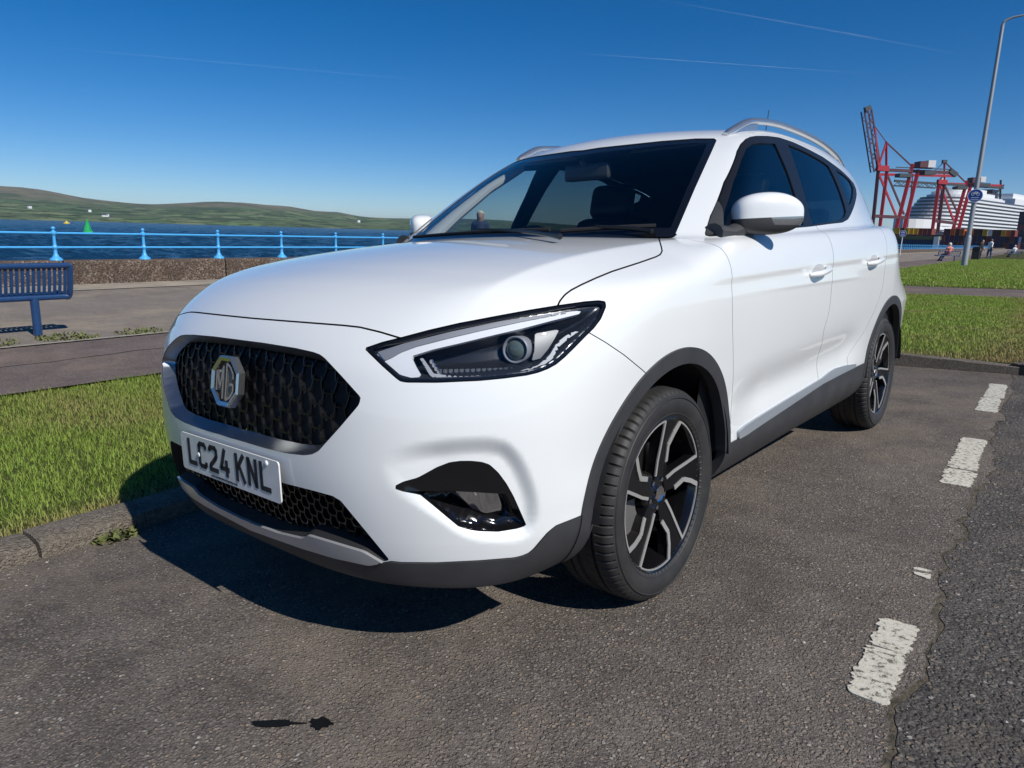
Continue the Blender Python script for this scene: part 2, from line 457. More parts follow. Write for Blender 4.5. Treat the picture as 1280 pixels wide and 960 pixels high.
M_DISC = mat('brake_steel', (0.32, 0.31, 0.30), 0.35, metal=1.0)

CAR = empty('parked_car')
CAR.matrix_world = Matrix([[*TILT[i], 0] for i in range(3)] + [[0, 0, 0, 1]])
tag(CAR, 'white compact SUV parked beside the kerb, registration LC24 KNL', 'car')

_V, _Q = surface_net(body_sdf, (-0.024, -1.0, 0.15), (1.0, 3.6, 1.7), 0.0092)
_V = project(_V, 3)
BV, BT = clip_mesh(_V, quads_to_tris(_V, _Q), _V[:, 0])
BV[np.abs(BV[:, 0]) < 1e-4, 0] = 0.0
def nrm(V): return unit(sdf_grad(V, 2e-3))
GAP = 0.0022
def cut(P, f, g=GAP):
    v = f(P[0]); return clip_mesh(P[0], P[1], v-g), clip_mesh(P[0], P[1], -v-g)
def px(poly, *gates):
    poly = np.asarray(poly, float)
    def f(V):
        q, w = pix(V); s = poly_sd(q, poly)*w/CAM_L
        for gt in gates: s = np.minimum(s, gt(V))
        return s
    return f
def yz(poly, *gates):
    poly = np.asarray(poly, float)
    def f(V):
        s = poly_sd(V[:, 1:3], poly)
        for gt in gates: s = np.minimum(s, gt(V))
        return s
    return f
def yzhit(pts): return hit(pts)[0][:, 1:3]
def yeff(V): return V[:, 1] - 0.19*(V[:, 0]/0.676)**2
def panel(name, P, m, side='L', off=0.0, depth=0.012, parent=None, solid=False):
    edge = m is M_WHITE                      # painted panels: turned-in edges coloured black to stand for shade in the gaps
    """body panel with turned-in edges; side L, R (mirrored) or B (both halves joined)"""
    V, T = P
    if len(T) == 0: return None
    N = nrm(V); V = V + N*off
    E = np.concatenate([T[:, [0, 1]], T[:, [1, 2]], T[:, [2, 0]]])
    key = np.sort(E, 1); uq, idx, cnt = np.unique(key, axis=0, return_index=True, return_counts=True)
    be = E[idx[cnt == 1]]
    if side == 'B': be = be[~((np.abs(V[be[:, 0], 0]) < 2e-4) & (np.abs(V[be[:, 1], 0]) < 2e-4))]
    parts_v = [V]; parts_n = [N]; parts_t = [T]; k = len(V)
    if depth > 0 and len(be):
        bv, inv = np.unique(be, return_inverse=True); inv = inv.reshape(-1, 2)
        top = V[bv]; low = V[bv] - N[bv]*depth
        # outward side direction for the edge normals
        d = np.zeros_like(top); ev = V[be[:, 1]]-V[be[:, 0]]; en = np.cross(ev, N[be[:, 0]])
        np.add.at(d, inv[:, 0], en); np.add.at(d, inv[:, 1], en); d = unit(d)
        parts_v += [top, low]; parts_n += [d, d]; m0 = k; m1 = k+len(bv); k += 2*len(bv)
        a, b = inv[:, 0], inv[:, 1]
        parts_t += [np.stack([m0+b, m0+a, m1+a], -1), np.stack([m0+b, m1+a, m1+b], -1)]
    if solid:
        parts_v.append(V - N*depth); parts_n.append(-N); parts_t.append(T[:, ::-1]+k)
    V = np.concatenate(parts_v); N = np.concatenate(parts_n); T = np.concatenate(parts_t)
    if side in ('R', 'B'):
        V2 = V*[-1, 1, 1]; N2 = N*[-1, 1, 1]; T2 = T[:, ::-1]
        if side == 'R': V, N, T = V2, N2, T2
        else: T = np.concatenate([T, T2+len(V)]); V = np.concatenate([V, V2]); N = np.concatenate([N, N2])
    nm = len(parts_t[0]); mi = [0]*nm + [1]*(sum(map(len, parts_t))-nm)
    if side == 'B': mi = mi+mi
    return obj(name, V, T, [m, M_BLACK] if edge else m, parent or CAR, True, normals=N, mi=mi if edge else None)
def pair(name, P, m, **k):
    return panel(name, P, m, 'L', **k), panel(name, P, m, 'R', **k)

ARCH_Z = 0.33; ARCH_R = 0.398
def arch(yc, R): return lambda V: np.minimum(R - np.hypot(V[:, 1]-yc, V[:, 2]-ARCH_Z), V[:, 0]-0.55)
base = (BV, BT)
_, rem = cut(base, arch(0.0, ARCH_R), 0); _, rem = cut(rem, arch(2.585, ARCH_R), 0)
under, rem = cut(rem, lambda V: 0.236-V[:, 2], 0)
panel('underbody', under, M_BLACK, 'B', depth=0)

# --- glass house
DLO = [(884,295.5),(888.4,270),(905,228),(921.3,189),(926,180),(932,174),(938,171.2),(946,170),(960,170.2),(974,172),(992,178),(1013,188),(1028,196),(1041.6,205.5),(1052,213.5),(1061.3,222.5),(1067,229),(1070,236),(1070.8,243),(1069,253),(1063.5,267.8),(1060,274),(1053,278),(1035,280),(1013,283),(980,286),(940,289.5),(905,294)]
dlo_yz = yzhit(DLO)
dlo, rem = cut(rem, yz(dlo_yz, lambda V: V[:, 2]-1.0, lambda V: V[:, 0]-0.4), 0.001)
def glass_poly(pts): return yz(yzhit(pts), lambda V: V[:, 0]-0.4)
GL_F = [(902,289),(906,262),(917,226),(927,199),(933,185),(940,180),(948,178.6),(969,179.3),(975,192),(986,218),(995,246),(1001,268),(1005,281)]
GL_R = [(985,180.5),(1000,186.5),(1013,193),(1028,201.5),(1036,207.5),(1042,219),(1050,238),(1056,256),(1058,265),(1056,271),(1050,275.5),(1030,278.5),(1016,280.5),(1013,272),(1005,240),(995,208)]
GL_Q = [(1045,211.5),(1056,219.5),(1063,226.5),(1066.5,234),(1066.5,243),(1064,253),(1061.5,257),(1057,245),(1051,228)]
gf, dlo = cut(dlo, glass_poly(GL_F), 0.0); gr, dlo = cut(dlo, glass_poly(GL_R), 0.0); gq, dlo = cut(dlo, glass_poly(GL_Q), 0.0)
pair('window_trim', dlo, M_RUBTRIM, off=-0.001, depth=0.012)
pair('door_glass', gf, M_SIDEGL, off=-0.006, depth=0); pair('door_glass', gr, M_PRIV, off=-0.006, depth=0); pair('quarter_glass', gq, M_PRIV, off=-0.006, depth=0)
WS = [(560,222),(640,205.5),(694.7,193.4),(749,184.7),(826,176.5),(869.7,173.3),(893,173.2),(895.5,175.5),(890,188),(869,234),(845.5,289),(838,306),(838,345),(560,345)]
ws, rem = cut(rem, px(WS, lambda V: yeff(V)-0.195, lambda V: V[:, 2]-1.0, lambda V: 1.3-V[:, 1]), 0.001)
# the dark printed border of the screen
wsin = px([(560,228),(640,211.5),(694.7,198.5),(749,189.7),(826,181),(869,178),(884,178.5),(880,188),(860,232),(836,289),(829,306),(829,345),(560,345)], lambda V: yeff(V)-0.245)
wsg, wsb = cut(ws, wsin, 0.0)
panel('windscreen', wsg, M_WSCREEN, 'B', off=-0.003, depth=0)
panel('screen_border', wsb, M_GLOSSB, 'B', off=-0.0028, depth=0.004)
# --- front end
GRILLE = [(100,412),(283,422.5),(330,428.5),(370,435),(392,440),(400,443),(406,447.5),(428,471),(450,495.5),(451.3,498.5),(448,507),(425,534),(398,564),(390,568),(380,569.3),(360,567),(330,560),(297,550),(100,500)]
grl, rem = cut(rem, px(GRILLE, lambda V: -0.55-V[:, 1], lambda V: V[:, 2]-0.5), 0.0)
HEAD = [(456,435.6),(478,428),(501,422.3),(536,413),(572.8,404.5),(626,394.4),(662,387.8),(697.6,382),(732,377.2),(748,376),(756,377),(757.2,383),(750.8,398.4),(742,410),(732,419.7),(718,434),(705.6,446.2),(695,455),(684.4,460.8),(672,465.5),(657.8,468.8),(630,472.5),(599.4,475.5),(546,477.8),(509,477.6),(501,476.3),(495.8,472.8),(478,457)]
hl, rem = cut(rem, px(HEAD, lambda V: 0.1-V[:, 1], lambda V: V[:, 2]-0.65), 0.0015)
HOOD = [(60,378),(225,391),(280,395),(355,401),(430,406.8),(450,409),(475,415),(500,422.5),(560,430),(690,400),(697.6,381),(700,376),(706,368.5),(714,362.5),(727,355.7),(745,347.5),(764.7,339.4),(800,328),(820,321),(825.5,318),(827.7,313.5),(826.5,308),(822.7,295.2),(820,200),(60,200)]
hood, rem = cut(rem, px(HOOD, lambda V: 0.135-yeff(V), lambda V: V[:, 2]-0.80), GAP)
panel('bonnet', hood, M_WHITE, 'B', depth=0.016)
cowl, rem = cut(rem, lambda V: np.minimum(np.minimum(0.21-yeff(V), yeff(V)-0.13), np.minimum(0.675-V[:, 0], V[:, 2]-0.98)), 0.0)
panel('cowl', cowl, M_BLACK, 'B', off=-0.012, depth=0)
FOG = [(489,609.6),(503.7,602),(522,597),(534,590.5),(546,583.8),(562,577.7),(575,576),(588.7,575.9),(602,577.2),(612,580.5),(623,590.5),(633,604),(641.9,619.7),(652.5,643.6),(658.3,656.9),(647,660.8),(623,664.8),(600,664.2),(588.7,662.7),(572.8,658),(556.9,644.9),(541,631.6),(525,618.5),(503.7,614.5)]
fog, rem = cut(rem, px(FOG, lambda V: -0.3-V[:, 1], lambda V: 0.7-V[:, 2]), 0.0)
LOWG = [(100,540),(290,583),(355,605),(392.5,614),(416,621),(425,626),(440,643),(464,672),(489,703),(478,701),(456,687),(387.5,667),(380,671.5),(350,664),(317.5,652),(252.5,617),(100,540)]
LOWG = [(100,520),(290,581),(355,604),(392.5,613.5),(416,620),(426,626),(440,643),(464,672),(487,700),(480,702),(456,688),(387.5,667.5),(380,671.5),(350,664.5),(317.5,652.5),(280,634),(252.5,618),(100,560)]
lowg, rem = cut(rem, px(LOWG, lambda V: -0.5-V[:, 1], lambda V: 0.6-V[:, 2]), 0.0)
CLADF = [(762,628),(742,638),(718,648),(695,657),(684,666),(673.7,678),(667,686),(660.5,691.4),(652,695),(642,697.2),(599,700.7),(546,703.3),(501,703),(489,701.5),(476,704),(462,705),(420,696),(380,684),(317.5,662),(255,632),(100,580),(100,900),(900,900)]
clf, rem = cut(rem, px(CLADF, lambda V: -0.22-V[:, 1], lambda V: 0.55-V[:, 2]), 0.001)
panel('lower_bumper_cladding', clf, M_CLAD, 'B', off=0.003, depth=0.02)
LIP = [(480,701.5),(456,687),(387.5,666.5),(380,670.5),(350,663.5),(317.5,651.5),(280,633),(252.5,617),(100,560),(100,580),(255,632),(317.5,662),(380,684),(420,696),(462,705)]
lip, rem = cut(rem, px(LIP, lambda V: -0.5-V[:, 1], lambda V: 0.5-V[:, 2]), 0.0)
panel('bumper_lip', lip, M_SILVERP, 'B', off=0.008, depth=0.03)
SEAM = [(-200,330),(720,404),(736,415.7),(757,428),(780,443.6),(803,462.5),(835,492),(800,1000),(-200,1000)]
bmp, rem = cut(rem, px(SEAM, lambda V: -0.02-V[:, 1], lambda V: 0.95-V[:, 2]), 0.0012)
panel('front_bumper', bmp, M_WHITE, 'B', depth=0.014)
# --- side panels
d1 = yzhit([(906,316),(912.5,330),(915,365),(915.8,411),(916.4,440),(916.6,465),(914.5,503),(912.5,538.6)])[::-1]
d2 = yzhit([(1030,300),(1038,330),(1038.5,343.5),(1037.8,360),(1037,379),(1032,398),(1029,411),(1030.3,430),(1033.6,446.5),(1036,456)])[::-1]
y_d = pch(d1[:, 1], d1[:, 0]) if (np.diff(d1[:, 1]) > 0).all() else (lambda z: 0.38+0*z)
y_b = lambda z: 1.43 + 0.02*np.clip(z-0.9, 0, 1) - 0.04*np.exp(-((z-0.68)/0.06)**2)
y_r = lambda z: np.where(z > 0.86, 2.33+0.12*(z-0.86), 2.33-0.46*np.clip((0.86-z)/0.36, 0, 1)**1.6)
SB = yzhit([(913,553),(931,543.5),(980,511),(1026,480.5),(1048,469),(1066,460)])
z_s = pch(SB[:, 0], SB[:, 1])
sill, rem = cut(rem, lambda V: np.minimum(np.minimum(z_s(np.clip(V[:, 1], 0.35, 1.95))-V[:, 2], V[:, 0]-0.3), np.minimum(V[:, 1]-0.1, 2.4-V[:, 1])), 0.0)
pair('sill_cladding', sill, M_CLAD, off=0.006, depth=0.03)
def cut2(P, f, ztop, g):
    v = f(P[0]); k = ztop-P[0][:, 2]
    return clip_mesh(P[0], P[1], np.minimum(v-g, k)), clip_mesh(P[0], P[1], np.maximum(-v-g, -k))
fen, rem = cut2(rem, lambda V: np.minimum(y_d(np.clip(V[:, 2], d1[0, 1], d1[-1, 1]))-V[:, 1], V[:, 0]-0.5), 1.083, 0.0013)
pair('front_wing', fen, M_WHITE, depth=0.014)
fd, rem = cut2(rem, lambda V: np.minimum(y_b(V[:, 2])-V[:, 1], np.minimum(V[:, 0]-0.5, V[:, 1]-0.2)), 1.15, 0.0016)
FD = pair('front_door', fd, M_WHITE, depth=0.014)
rd, rem = cut2(rem, lambda V: np.minimum(y_r(V[:, 2])-V[:, 1], np.minimum(V[:, 0]-0.5, V[:, 1]-0.8)), 1.16, 0.0016)
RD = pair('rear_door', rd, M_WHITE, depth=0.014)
# rear window, tail lamps, rear bumper
rw, rem = cut(rem, lambda V: np.minimum(np.minimum(V[:, 1]+0.10*(V[:, 0]/0.5)**2-3.18, V[:, 2]-1.10), np.minimum(1.36-V[:, 2], 0.52-V[:, 0])), 0.002)
panel('rear_window', rw, M_PRIV, 'B', off=-0.004, depth=0)
tl, rem = cut(rem, lambda V: np.minimum(np.minimum(V[:, 1]-2.98, V[:, 2]-0.88), np.minimum(1.04-V[:, 2], V[:, 0]-0.42)), 0.0015)
pair('tail_lamp', tl, M_TAIL, off=0.002, depth=0.01)
rb, rem = cut(rem, lambda V: np.minimum(V[:, 1]-2.95, 0.50-V[:, 2]), 0.001)
panel('rear_bumper_cladding', rb, M_CLAD, 'B', off=0.004, depth=0.01)
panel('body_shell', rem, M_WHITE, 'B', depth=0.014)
# silver strip along the sill, wheel arch trims
ST = yzhit([(920.6,539),(931.5,530.4),(980,500),(1026,472.5),(1035,465),(1042.5,460.5),(1056,456.5),(1069.6,454.5),(1066,459.5),(1048,468.5),(1026,480),(980,510.5),(931,543),(921,548.5)])
strip, _ = cut(base, yz(ST, lambda V: V[:, 0]-0.5), 0); pair('sill_strip', strip, mat('strip_silver', (0.34, 0.37, 0.40), 0.36, metal=0.4, coat=0.3), off=0.010, depth=0.014)
for yc in (0.0, 2.585):
    def band(V, yc=yc):
        r = np.hypot(V[:, 1]-yc, V[:, 2]-ARCH_Z)
        return np.minimum(np.minimum(0.437-r, r-0.390), np.minimum(V[:, 0]-0.55, V[:, 2]-np.where((V[:, 1] < yc) & (yc < 1), 0.245, 0.365)))
    b, _ = cut(base, band, 0); pair('wheel_arch_trim', b, M_CLAD, off=0.007, depth=0.035)
# dark liners inside the wheel arches
for yc in (0.0, 2.585):
    for s in (1, -1):
        m = MB(); n = 28; A = [math.radians(4 + 172*i/n) for i in range(n+1)]
        V = []; F = []
        for a in A:
            for xx in (0.50, 0.885): V.append((s*xx, yc+0.402*math.cos(a), ARCH_Z+0.402*math.sin(a)))
        for i in range(n): F.append((2*i, 2*i+1, 2*i+3, 2*i+2))
        m.add(V, F)
        V = [(s*0.50, yc, ARCH_Z)] + [(s*0.50, yc+0.402*math.cos(a), ARCH_Z+0.402*math.sin(a)) for a in A]
        m.add(V, [(0, i+1, i+2) for i in range(n)])
        m.build('wheel_arch_liner', M_BLACK, CAR)
# ---------------------------------------------------------------- lamps, grille, plate
def sunk(name, P, m, depth_fn, side='L', parent=None, flip=False):
    """patch of the body surface pushed inwards by a varying depth"""
    V, T = P; N = nrm(V); V = V - N*depth_fn(V)[:, None]
    if side in ('R', 'B'):
        V2 = V*[-1, 1, 1]; T2 = T[:, ::-1]
        if side == 'R': V, T = V2, T2
        else: T = np.concatenate([T, T2+len(V)]); V = np.concatenate([V, V2])
    return obj(name, V, T, m, parent or CAR, 'full')
def both(fn):
    for s in ('L', 'R'): fn(s)
# headlamps
sdH = px(HEAD)
lens, bez = cut(hl, lambda V: sdH(V)-0.0070, 0)
DRL = [(467,439),(485,432),(505,425.5),(560,412),(626,398),(680,389.5),(729,384.5),(727,389),(690,398),(652.5,408),(610,418),(572.8,427),(540,434.5),(512,443),(518,456),(526,470.5),(512,471.5),(498,467.5),(482,453)]
DRL2 = [(470,438),(505,426.5),(560,413),(626,399),(680,390.5),(728,385),(700,390.5),(652,399.5),(600,411),(560,420.5),(520,430.5),(500,438),(488,445),(479,449)]
CHR = [(522,446),(527,445),(541,466),(560,468.5),(610,468),(650,463.5),(675,456),(690,443),(699,427),(714,415),(733,409),(716,420),(702,432),(694,447),(680,460),(655,468),(610,472.5),(560,473),(538,471)]
REFL = [(672,412),(704,406.5),(698,420),(690,434),(680,446),(668,449),(672,436)]
for s in ('L', 'R'):
    hp = empty('headlight', parent=CAR)
    panel('bezel', bez, M_GLOSSB, s, off=-0.001, depth=0.03, parent=hp)
    panel('lens', lens, M_LENS, s, off=0.0, depth=0, parent=hp)
    sunk('housing', lens, mat('lamp_housing', (0.028, 0.030, 0.036), 0.25, metal=0.4, coat=0.4), lambda V: 0.012+0.055*sstep(0.0, 0.05, sdH(V)-0.0070), s, hp)
    a, _ = cut(lens, px(DRL), 0); panel('daytime_light', a, M_DRL, s, off=-0.012, depth=0.010, parent=hp)
    a, _ = cut(lens, px(DRL2), 0); panel('light_guide', a, M_LGREY, s, off=-0.0085, depth=0.003, parent=hp)
    a, _ = cut(lens, px(CHR), 0); panel('chrome_strip', a, mat('lamp_silver', (0.42, 0.43, 0.46), 0.55, metal=0.2), s, off=-0.014, depth=0.012, parent=hp)
    a, _ = cut(lens, px(REFL), 0); panel('reflector', a, mat('lamp_mirror', (0.075, 0.08, 0.09), 0.4, metal=0.3), s, off=-0.024, depth=0.004, parent=hp)
    c = hit([(651, 431.5)])[0]; c = (c - nrm(c)*0.040)[0]
    sg = 1 if s == 'L' else -1
    ax = unit(np.array([0.30, -0.95, 0.05])); u = unit(np.cross(ax, [0, 0, 1])); w = np.cross(u, ax)
    Rm = np.stack([u, ax, w], 1)
    def turned(prof, n=28):
        V = [Rm @ np.array([r*math.cos(2*math.pi*k/n), h, r*math.sin(2*math.pi*k/n)]) + c for k in range(n) for r, h in prof]
        m = len(prof); F = [(k*m+i, k*m+i+1, ((k+1) % n)*m+i+1, ((k+1) % n)*m+i) for k in range(n) for i in range(m-1)]
        V = np.array(V)
        if sg < 0: V = V*[-1, 1, 1]; F = [f[::-1] for f in F]
        return V, F
    V, F = turned([(0.031, -0.03), (0.033, 0.012), (0.030, 0.014), (0.026, 0.004)]); obj('projector_ring', V, F, M_LGREY, hp, 'full')
    V, F = turned([(0.026, 0.003), (0.023, 0.009), (0.017, 0.014), (0.009, 0.016), (0.0, 0.017)]); obj('projector_lens', V, F, mat('projector_glass', (0.10, 0.13, 0.12), 0.03, coat=1.0), hp, 'full')
    # ridged strip below
    m = MB()
    for t in np.linspace(0, 1, 16):
        q = hit([(548+110*t, 463-2*t*t)])[0]; q = (q - nrm(q)*0.03)[0]*[sg, 1, 1]
        m.box(q, (0.0030, 0.004, 0.007))
    m.build('lamp_ribs', M_SATIN, hp)
    m = MB()
    for k in range(4):
        q = hit([(538+3.2*k, 449+5.0*k)])[0]; q = (q - nrm(q)*0.022)[0]*[sg, 1, 1]; m.lathe([(0.0, -0.004), (0.005, -0.003), (0.006, 0.0)], q, 'y', 10)
    m.build('led_dots', M_CHROME, hp)
# fog lamps
FOGIN = [(528,617.5),(560,617),(605,619),(632,622),(640,638),(643,651),(622,657),(598,656),(578,651),(558,637),(542,626)]
FOGL = [(566,620),(606,621.5),(627,624),(633,642),(632,649),(610,651),(592,646),(580,635)]
FOGW = [(480,609.6),(503.7,600),(522,594),(546,580),(562,574),(588.7,572),(612,577),(628,592),(646,622),(650,637),(641,636),(633,618),(560,614),(503,614.5)]
fin, fout = cut(fog, px(FOGIN), 0)
sdF = px(FOGIN)
for s in ('L', 'R'):
    fp = empty('fog_lamp', parent=CAR); sg = 1 if s == 'L' else -1
    sdO = px(FOG)
    wing, fb_ = cut(fout, px(FOGW), 0)
    panel('wing', wing, M_GLOSSB, s, off=-0.002, depth=0.03, parent=fp)
    sunk('bezel', fb_, M_GLOSSB, lambda V: 0.003+0.027*np.clip(sdO(V)/0.012, 0, 1), s, fp)
    sunk('recess', fin, M_GLOSSB, lambda V: 0.030+0.035*sstep(0, 0.018, sdF(V)), s, fp)
    a, _ = cut(fin, px(FOGL), 0); panel('lens', a, M_LENS, s, off=-0.034, depth=0, parent=fp)
    a, _ = cut(fin, px(FOGL), 0); sunk('reflector', a, M_CHROME, lambda V: 0.044+0.004*np.sin(V[:, 0]*110), s, fp)
def front_y(x, z, back=0.0):
    """y of the front face at (x, z)"""
    x = np.atleast_1d(np.asarray(x, float)); z = np.atleast_1d(np.asarray(z, float)); y = np.full_like(x, -1.05)
    for _ in range(60):
        y = y + 0.7*np.clip(body_sdf(np.stack([x, y, z], -1)), -0.05, 0.1)
    return y + back
# upper grille
sdG = px(GRILLE, lambda V: -0.55-V[:, 1])
bw = lambda V: 0.006+0.011*(1-sstep(0.58, 0.72, V[:, 2]))
band, inner = cut(grl, lambda V: bw(V)-sdG(V), 0)
gp = empty('grille', parent=CAR)
sunk('grille_frame', band, mat('frame_satin', (0.36, 0.38, 0.41), 0.32, metal=1.0), lambda V: 0.002+0.036*np.clip(sdG(V)/bw(V), 0, 1)**0.8, 'B', gp)
sunk('backing', inner, M_BLACK, lambda V: 0.052+0*V[:, 0], 'B', gp)
def hex_mesh(name, sd, W, H, z0, xs, zs, wbar, back, depth, m, parent, lim, skip=None):
    mb = MB(); ed = set()
    for j in range(-int(zs/H)-2, int(zs/H)+3):
        for i in range(-int(xs/W)-2, int(xs/W)+3):
            cx = i*W*0.75*2/1.5 + (0.5*W if j % 2 else 0); cz = z0 + j*H*0.5*1.0
            P = [(-0.5*W*0.62, 0), (-0.25*W*0.9, -0.36*H), (0.25*W*0.9, -0.36*H), (0.5*W*0.62, 0)]
            P = [(cx+a, cz+b) for a, b in P]
            for a, b in zip(P[:-1], P[1:]): ed.add((round(a[0], 4), round(a[1], 4), round(b[0], 4), round(b[1], 4)))
            ed.add((round(P[3][0], 4), round(P[3][1], 4), round(cx+W-0.5*W*0.62, 4), round(cz, 4))) if False else None
            ed.add((round(P[0][0], 4), round(P[0][1], 4), round(P[0][0]-0.02*W, 4), round(P[0][1]+0.30*H, 4)))
            ed.add((round(P[3][0], 4), round(P[3][1], 4), round(P[3][0]+0.02*W, 4), round(P[3][1]+0.30*H, 4)))
    E = np.array(sorted(ed)); mid = np.stack([(E[:, 0]+E[:, 2])/2, (E[:, 1]+E[:, 3])/2], -1)
    ok = (np.abs(mid[:, 0]) < xs) & (np.abs(mid[:, 1]-z0) < zs); E = E[ok]; mid = mid[ok]
    ym = front_y(np.abs(mid[:, 0]), mid[:, 1])
    ins = sd(np.stack([np.abs(mid[:, 0]), ym, mid[:, 1]], -1)) > lim
    if skip is not None: ins &= ~skip(mid)
    E = E[ins]
    ya = front_y(np.abs(E[:, 0]), E[:, 1], back); yb = front_y(np.abs(E[:, 2]), E[:, 3], back)
    for e, a, b in zip(E, ya, yb): mb.bar((e[0], a, e[1]), (e[2], b, e[3]), wbar, depth, up=(0, 1, 0))
    return mb.build(name, m, parent)
hex_mesh('grille_mesh', sdG, 0.082, 0.060, 0.70, 0.56, 0.20, 0.0042, 0.044, 0.007, mat('grille_black', (0.006, 0.006, 0.008), 0.35, spec=0.35), gp, 0.012)
# lower grille
sdL = px(LOWG, lambda V: -0.5-V[:, 1])
lp = empty('lower_grille', parent=CAR)
sunk('backing', lowg, M_BLACK, lambda V: 0.07*np.clip(sdL(V)/0.015, 0, 1), 'B', lp)
hex_mesh('grille_mesh', sdL, 0.05, 0.034, 0.36, 0.56, 0.14, 0.004, 0.035, 0.014, M_GLOSSB, lp, 0.012)
# emblem
ez = 0.708; ey = float(front_y([0.0], [ez])[0]); slope = math.atan2(float(front_y([0.0], [ez+0.06])[0]-front_y([0.0], [ez-0.06])[0]), 0.12)
ep = empty('emblem', parent=CAR); ER = np.array([[1, 0, 0], [0, math.cos(slope), math.sin(slope)], [0, -math.sin(slope), math.cos(slope)]]); EC = np.array([0, ey-0.004, ez])
def octo(R): return [(R*math.cos(math.pi/8+k*math.pi/4), R*math.sin(math.pi/8+k*math.pi/4)) for k in range(8)]
m = MB(); o1, o2, o3 = octo(0.075), octo(0.0705), octo(0.060)
V = [(x, 0.012, z) for x, z in o1] + [(x, -0.006, z) for x, z in o1] + [(x, -0.011, z) for x, z in o2] + [(x, -0.007, z) for x, z in o3] + [(x, 0.004, z) for x, z in o3]
F = [(r*8+i, r*8+(i+1) % 8, (r+1)*8+(i+1) % 8, (r+1)*8+i) for r in range(4) for i in range(8)]
M_BADGE = mat('badge_chrome', (0.66, 0.66, 0.64), 0.20, metal=0.95)
m.add(np.array(V)@ER.T+EC, F); m.build('emblem_ring', M_BADGE, ep)
m = MB().prism(octo(0.062), 0.0, 0.004, ER, EC); m.build('emblem_plate', M_GLOSSB, ep)
m = MB(); S = 0.069
def stroke(p, q, w):
    p = np.array(p)*S; q = np.array(q)*S; a = ER@np.array([p[0], -0.003, p[1]])+EC; b = ER@np.array([q[0], -0.003, q[1]])+EC
    m.bar(a, b, w, 0.009, up=ER@np.array([0, 1, 0]))
for P in ([(-0.60,-0.40),(-0.60,0.40),(-0.34,-0.28),(-0.12,0.60),(-0.12,-0.70)], [(0.62,0.14),(0.62,0.34),(0.40,0.58),(0.12,0.72),(0.12,-0.72),(0.42,-0.60),(0.64,-0.36),(0.64,-0.08),(0.38,-0.08)]):
    for a, b in zip(P[:-1], P[1:]): stroke(a, b, 0.0066)
m.build('emblem_letters', M_BADGE, ep)
# number plate
pp = empty('number_plate', parent=CAR); PZ = 0.478; PY = float(min(front_y([0.0, 0.0], [PZ, PZ+0.05]))) - 0.012
def rrect(w, h, r, n=5):
    return [(sx*(w-r)+r*math.cos(a), sz*(h-r)+r*math.sin(a)) for sx, sz, a0 in ((1, 1, 0), (-1, 1, 90), (-1, -1, 180), (1, -1, 270)) for a in [math.radians(a0+90*i/n) for i in range(n+1)]]
def plate_b(nt, p):
    g = NT(nt); d = g.noise(g.coord('Object'), 22, 6); g.link(g.ramp(d, [(0.35, (0.74, 0.74, 0.74)), (0.8, (0.62, 0.61, 0.58))]), p.inputs['Base Color'])
MB().prism(rrect(0.26, 0.0555, 0.010), PY, PY-0.004, c=(0, 0, PZ)).build('plate', mat('plate_white', (0.74, 0.74, 0.74), 0.35, coat=0.4, build=plate_b), pp)
MB().box((0, PY+0.012, PZ), (0.23, 0.012, 0.042)).build('plate_holder', M_BLACK, pp)
GL = {  # strokes on a 50 x 79 mm grid
 'L': [[(7,79),(7,7),(50,7)]],
 'C': [[(43,58),(43,66),(37,72),(13,72),(7,66),(7,13),(13,7),(37,7),(43,13),(43,21)]],
 '2': [[(7,60),(7,66),(13,72),(37,72),(43,66),(43,50),(38,43),(10,20),(7,14),(7,7),(50,7)]],
 '4': [[(30,79),(6,22),(50,22)],[(36,48),(36,0)]],
 'K': [[(7,79),(7,0)],[(45,79),(9,36)],[(20,46),(46,0)]],
 'N': [[(7,0),(7,79)],[(8,76),(42,3)],[(43,0),(43,79)]]}
x = -0.219
for ch in 'LC24 KNL':
    if ch == ' ': x += 0.022; continue
    m = MB()
    for P in GL[ch]:
        for a, b in zip(P[:-1], P[1:]):
            a3 = np.array([x+a[0]/1000, PY-0.0046, PZ-0.0355+a[1]/1000]); b3 = np.array([x+b[0]/1000, PY-0.0046, PZ-0.0355+b[1]/1000]); d = unit(b3-a3)*0.004
            inner = (a != P[0], b != P[-1])
            m.bar(a3-(d if inner[0] else 0), b3+(d if inner[1] else 0), 0.0135, 0.0012, up=(0, 1, 0))
    m.build('character', M_BLACK, pp); x += 0.061
for sx, sz in ((-0.155, 0.002), (0.205, 0.043)): MB().lathe([(0.0, -0.004), (0.006, -0.003), (0.0075, 0.0)], (sx, PY-0.004, PZ+sz), 'y', 12).build('screw_cap', mat('white_plastic', (0.8, 0.8, 0.8), 0.4), pp)

_t = bpy.data.curves.new('address', 'FONT'); _t.body = 'www.nextlevelmotorgroup.co.uk'; _t.size = 0.0105; _t.align_x = 'CENTER'; _t.extrude = 0.0003
_t.materials.append(M_BLACK)
_to = bpy.data.objects.new('address_line', _t); COL.objects.link(_to)
_me = bpy.data.meshes.new_from_object(_to); bpy.data.objects.remove(_to)
_to = bpy.data.objects.new('address_line', _me); COL.objects.link(_to); _to.parent = pp; _to.location = (-0.02, PY-0.0045, PZ-0.0495); _to.rotation_euler = (math.pi/2, 0, 0)
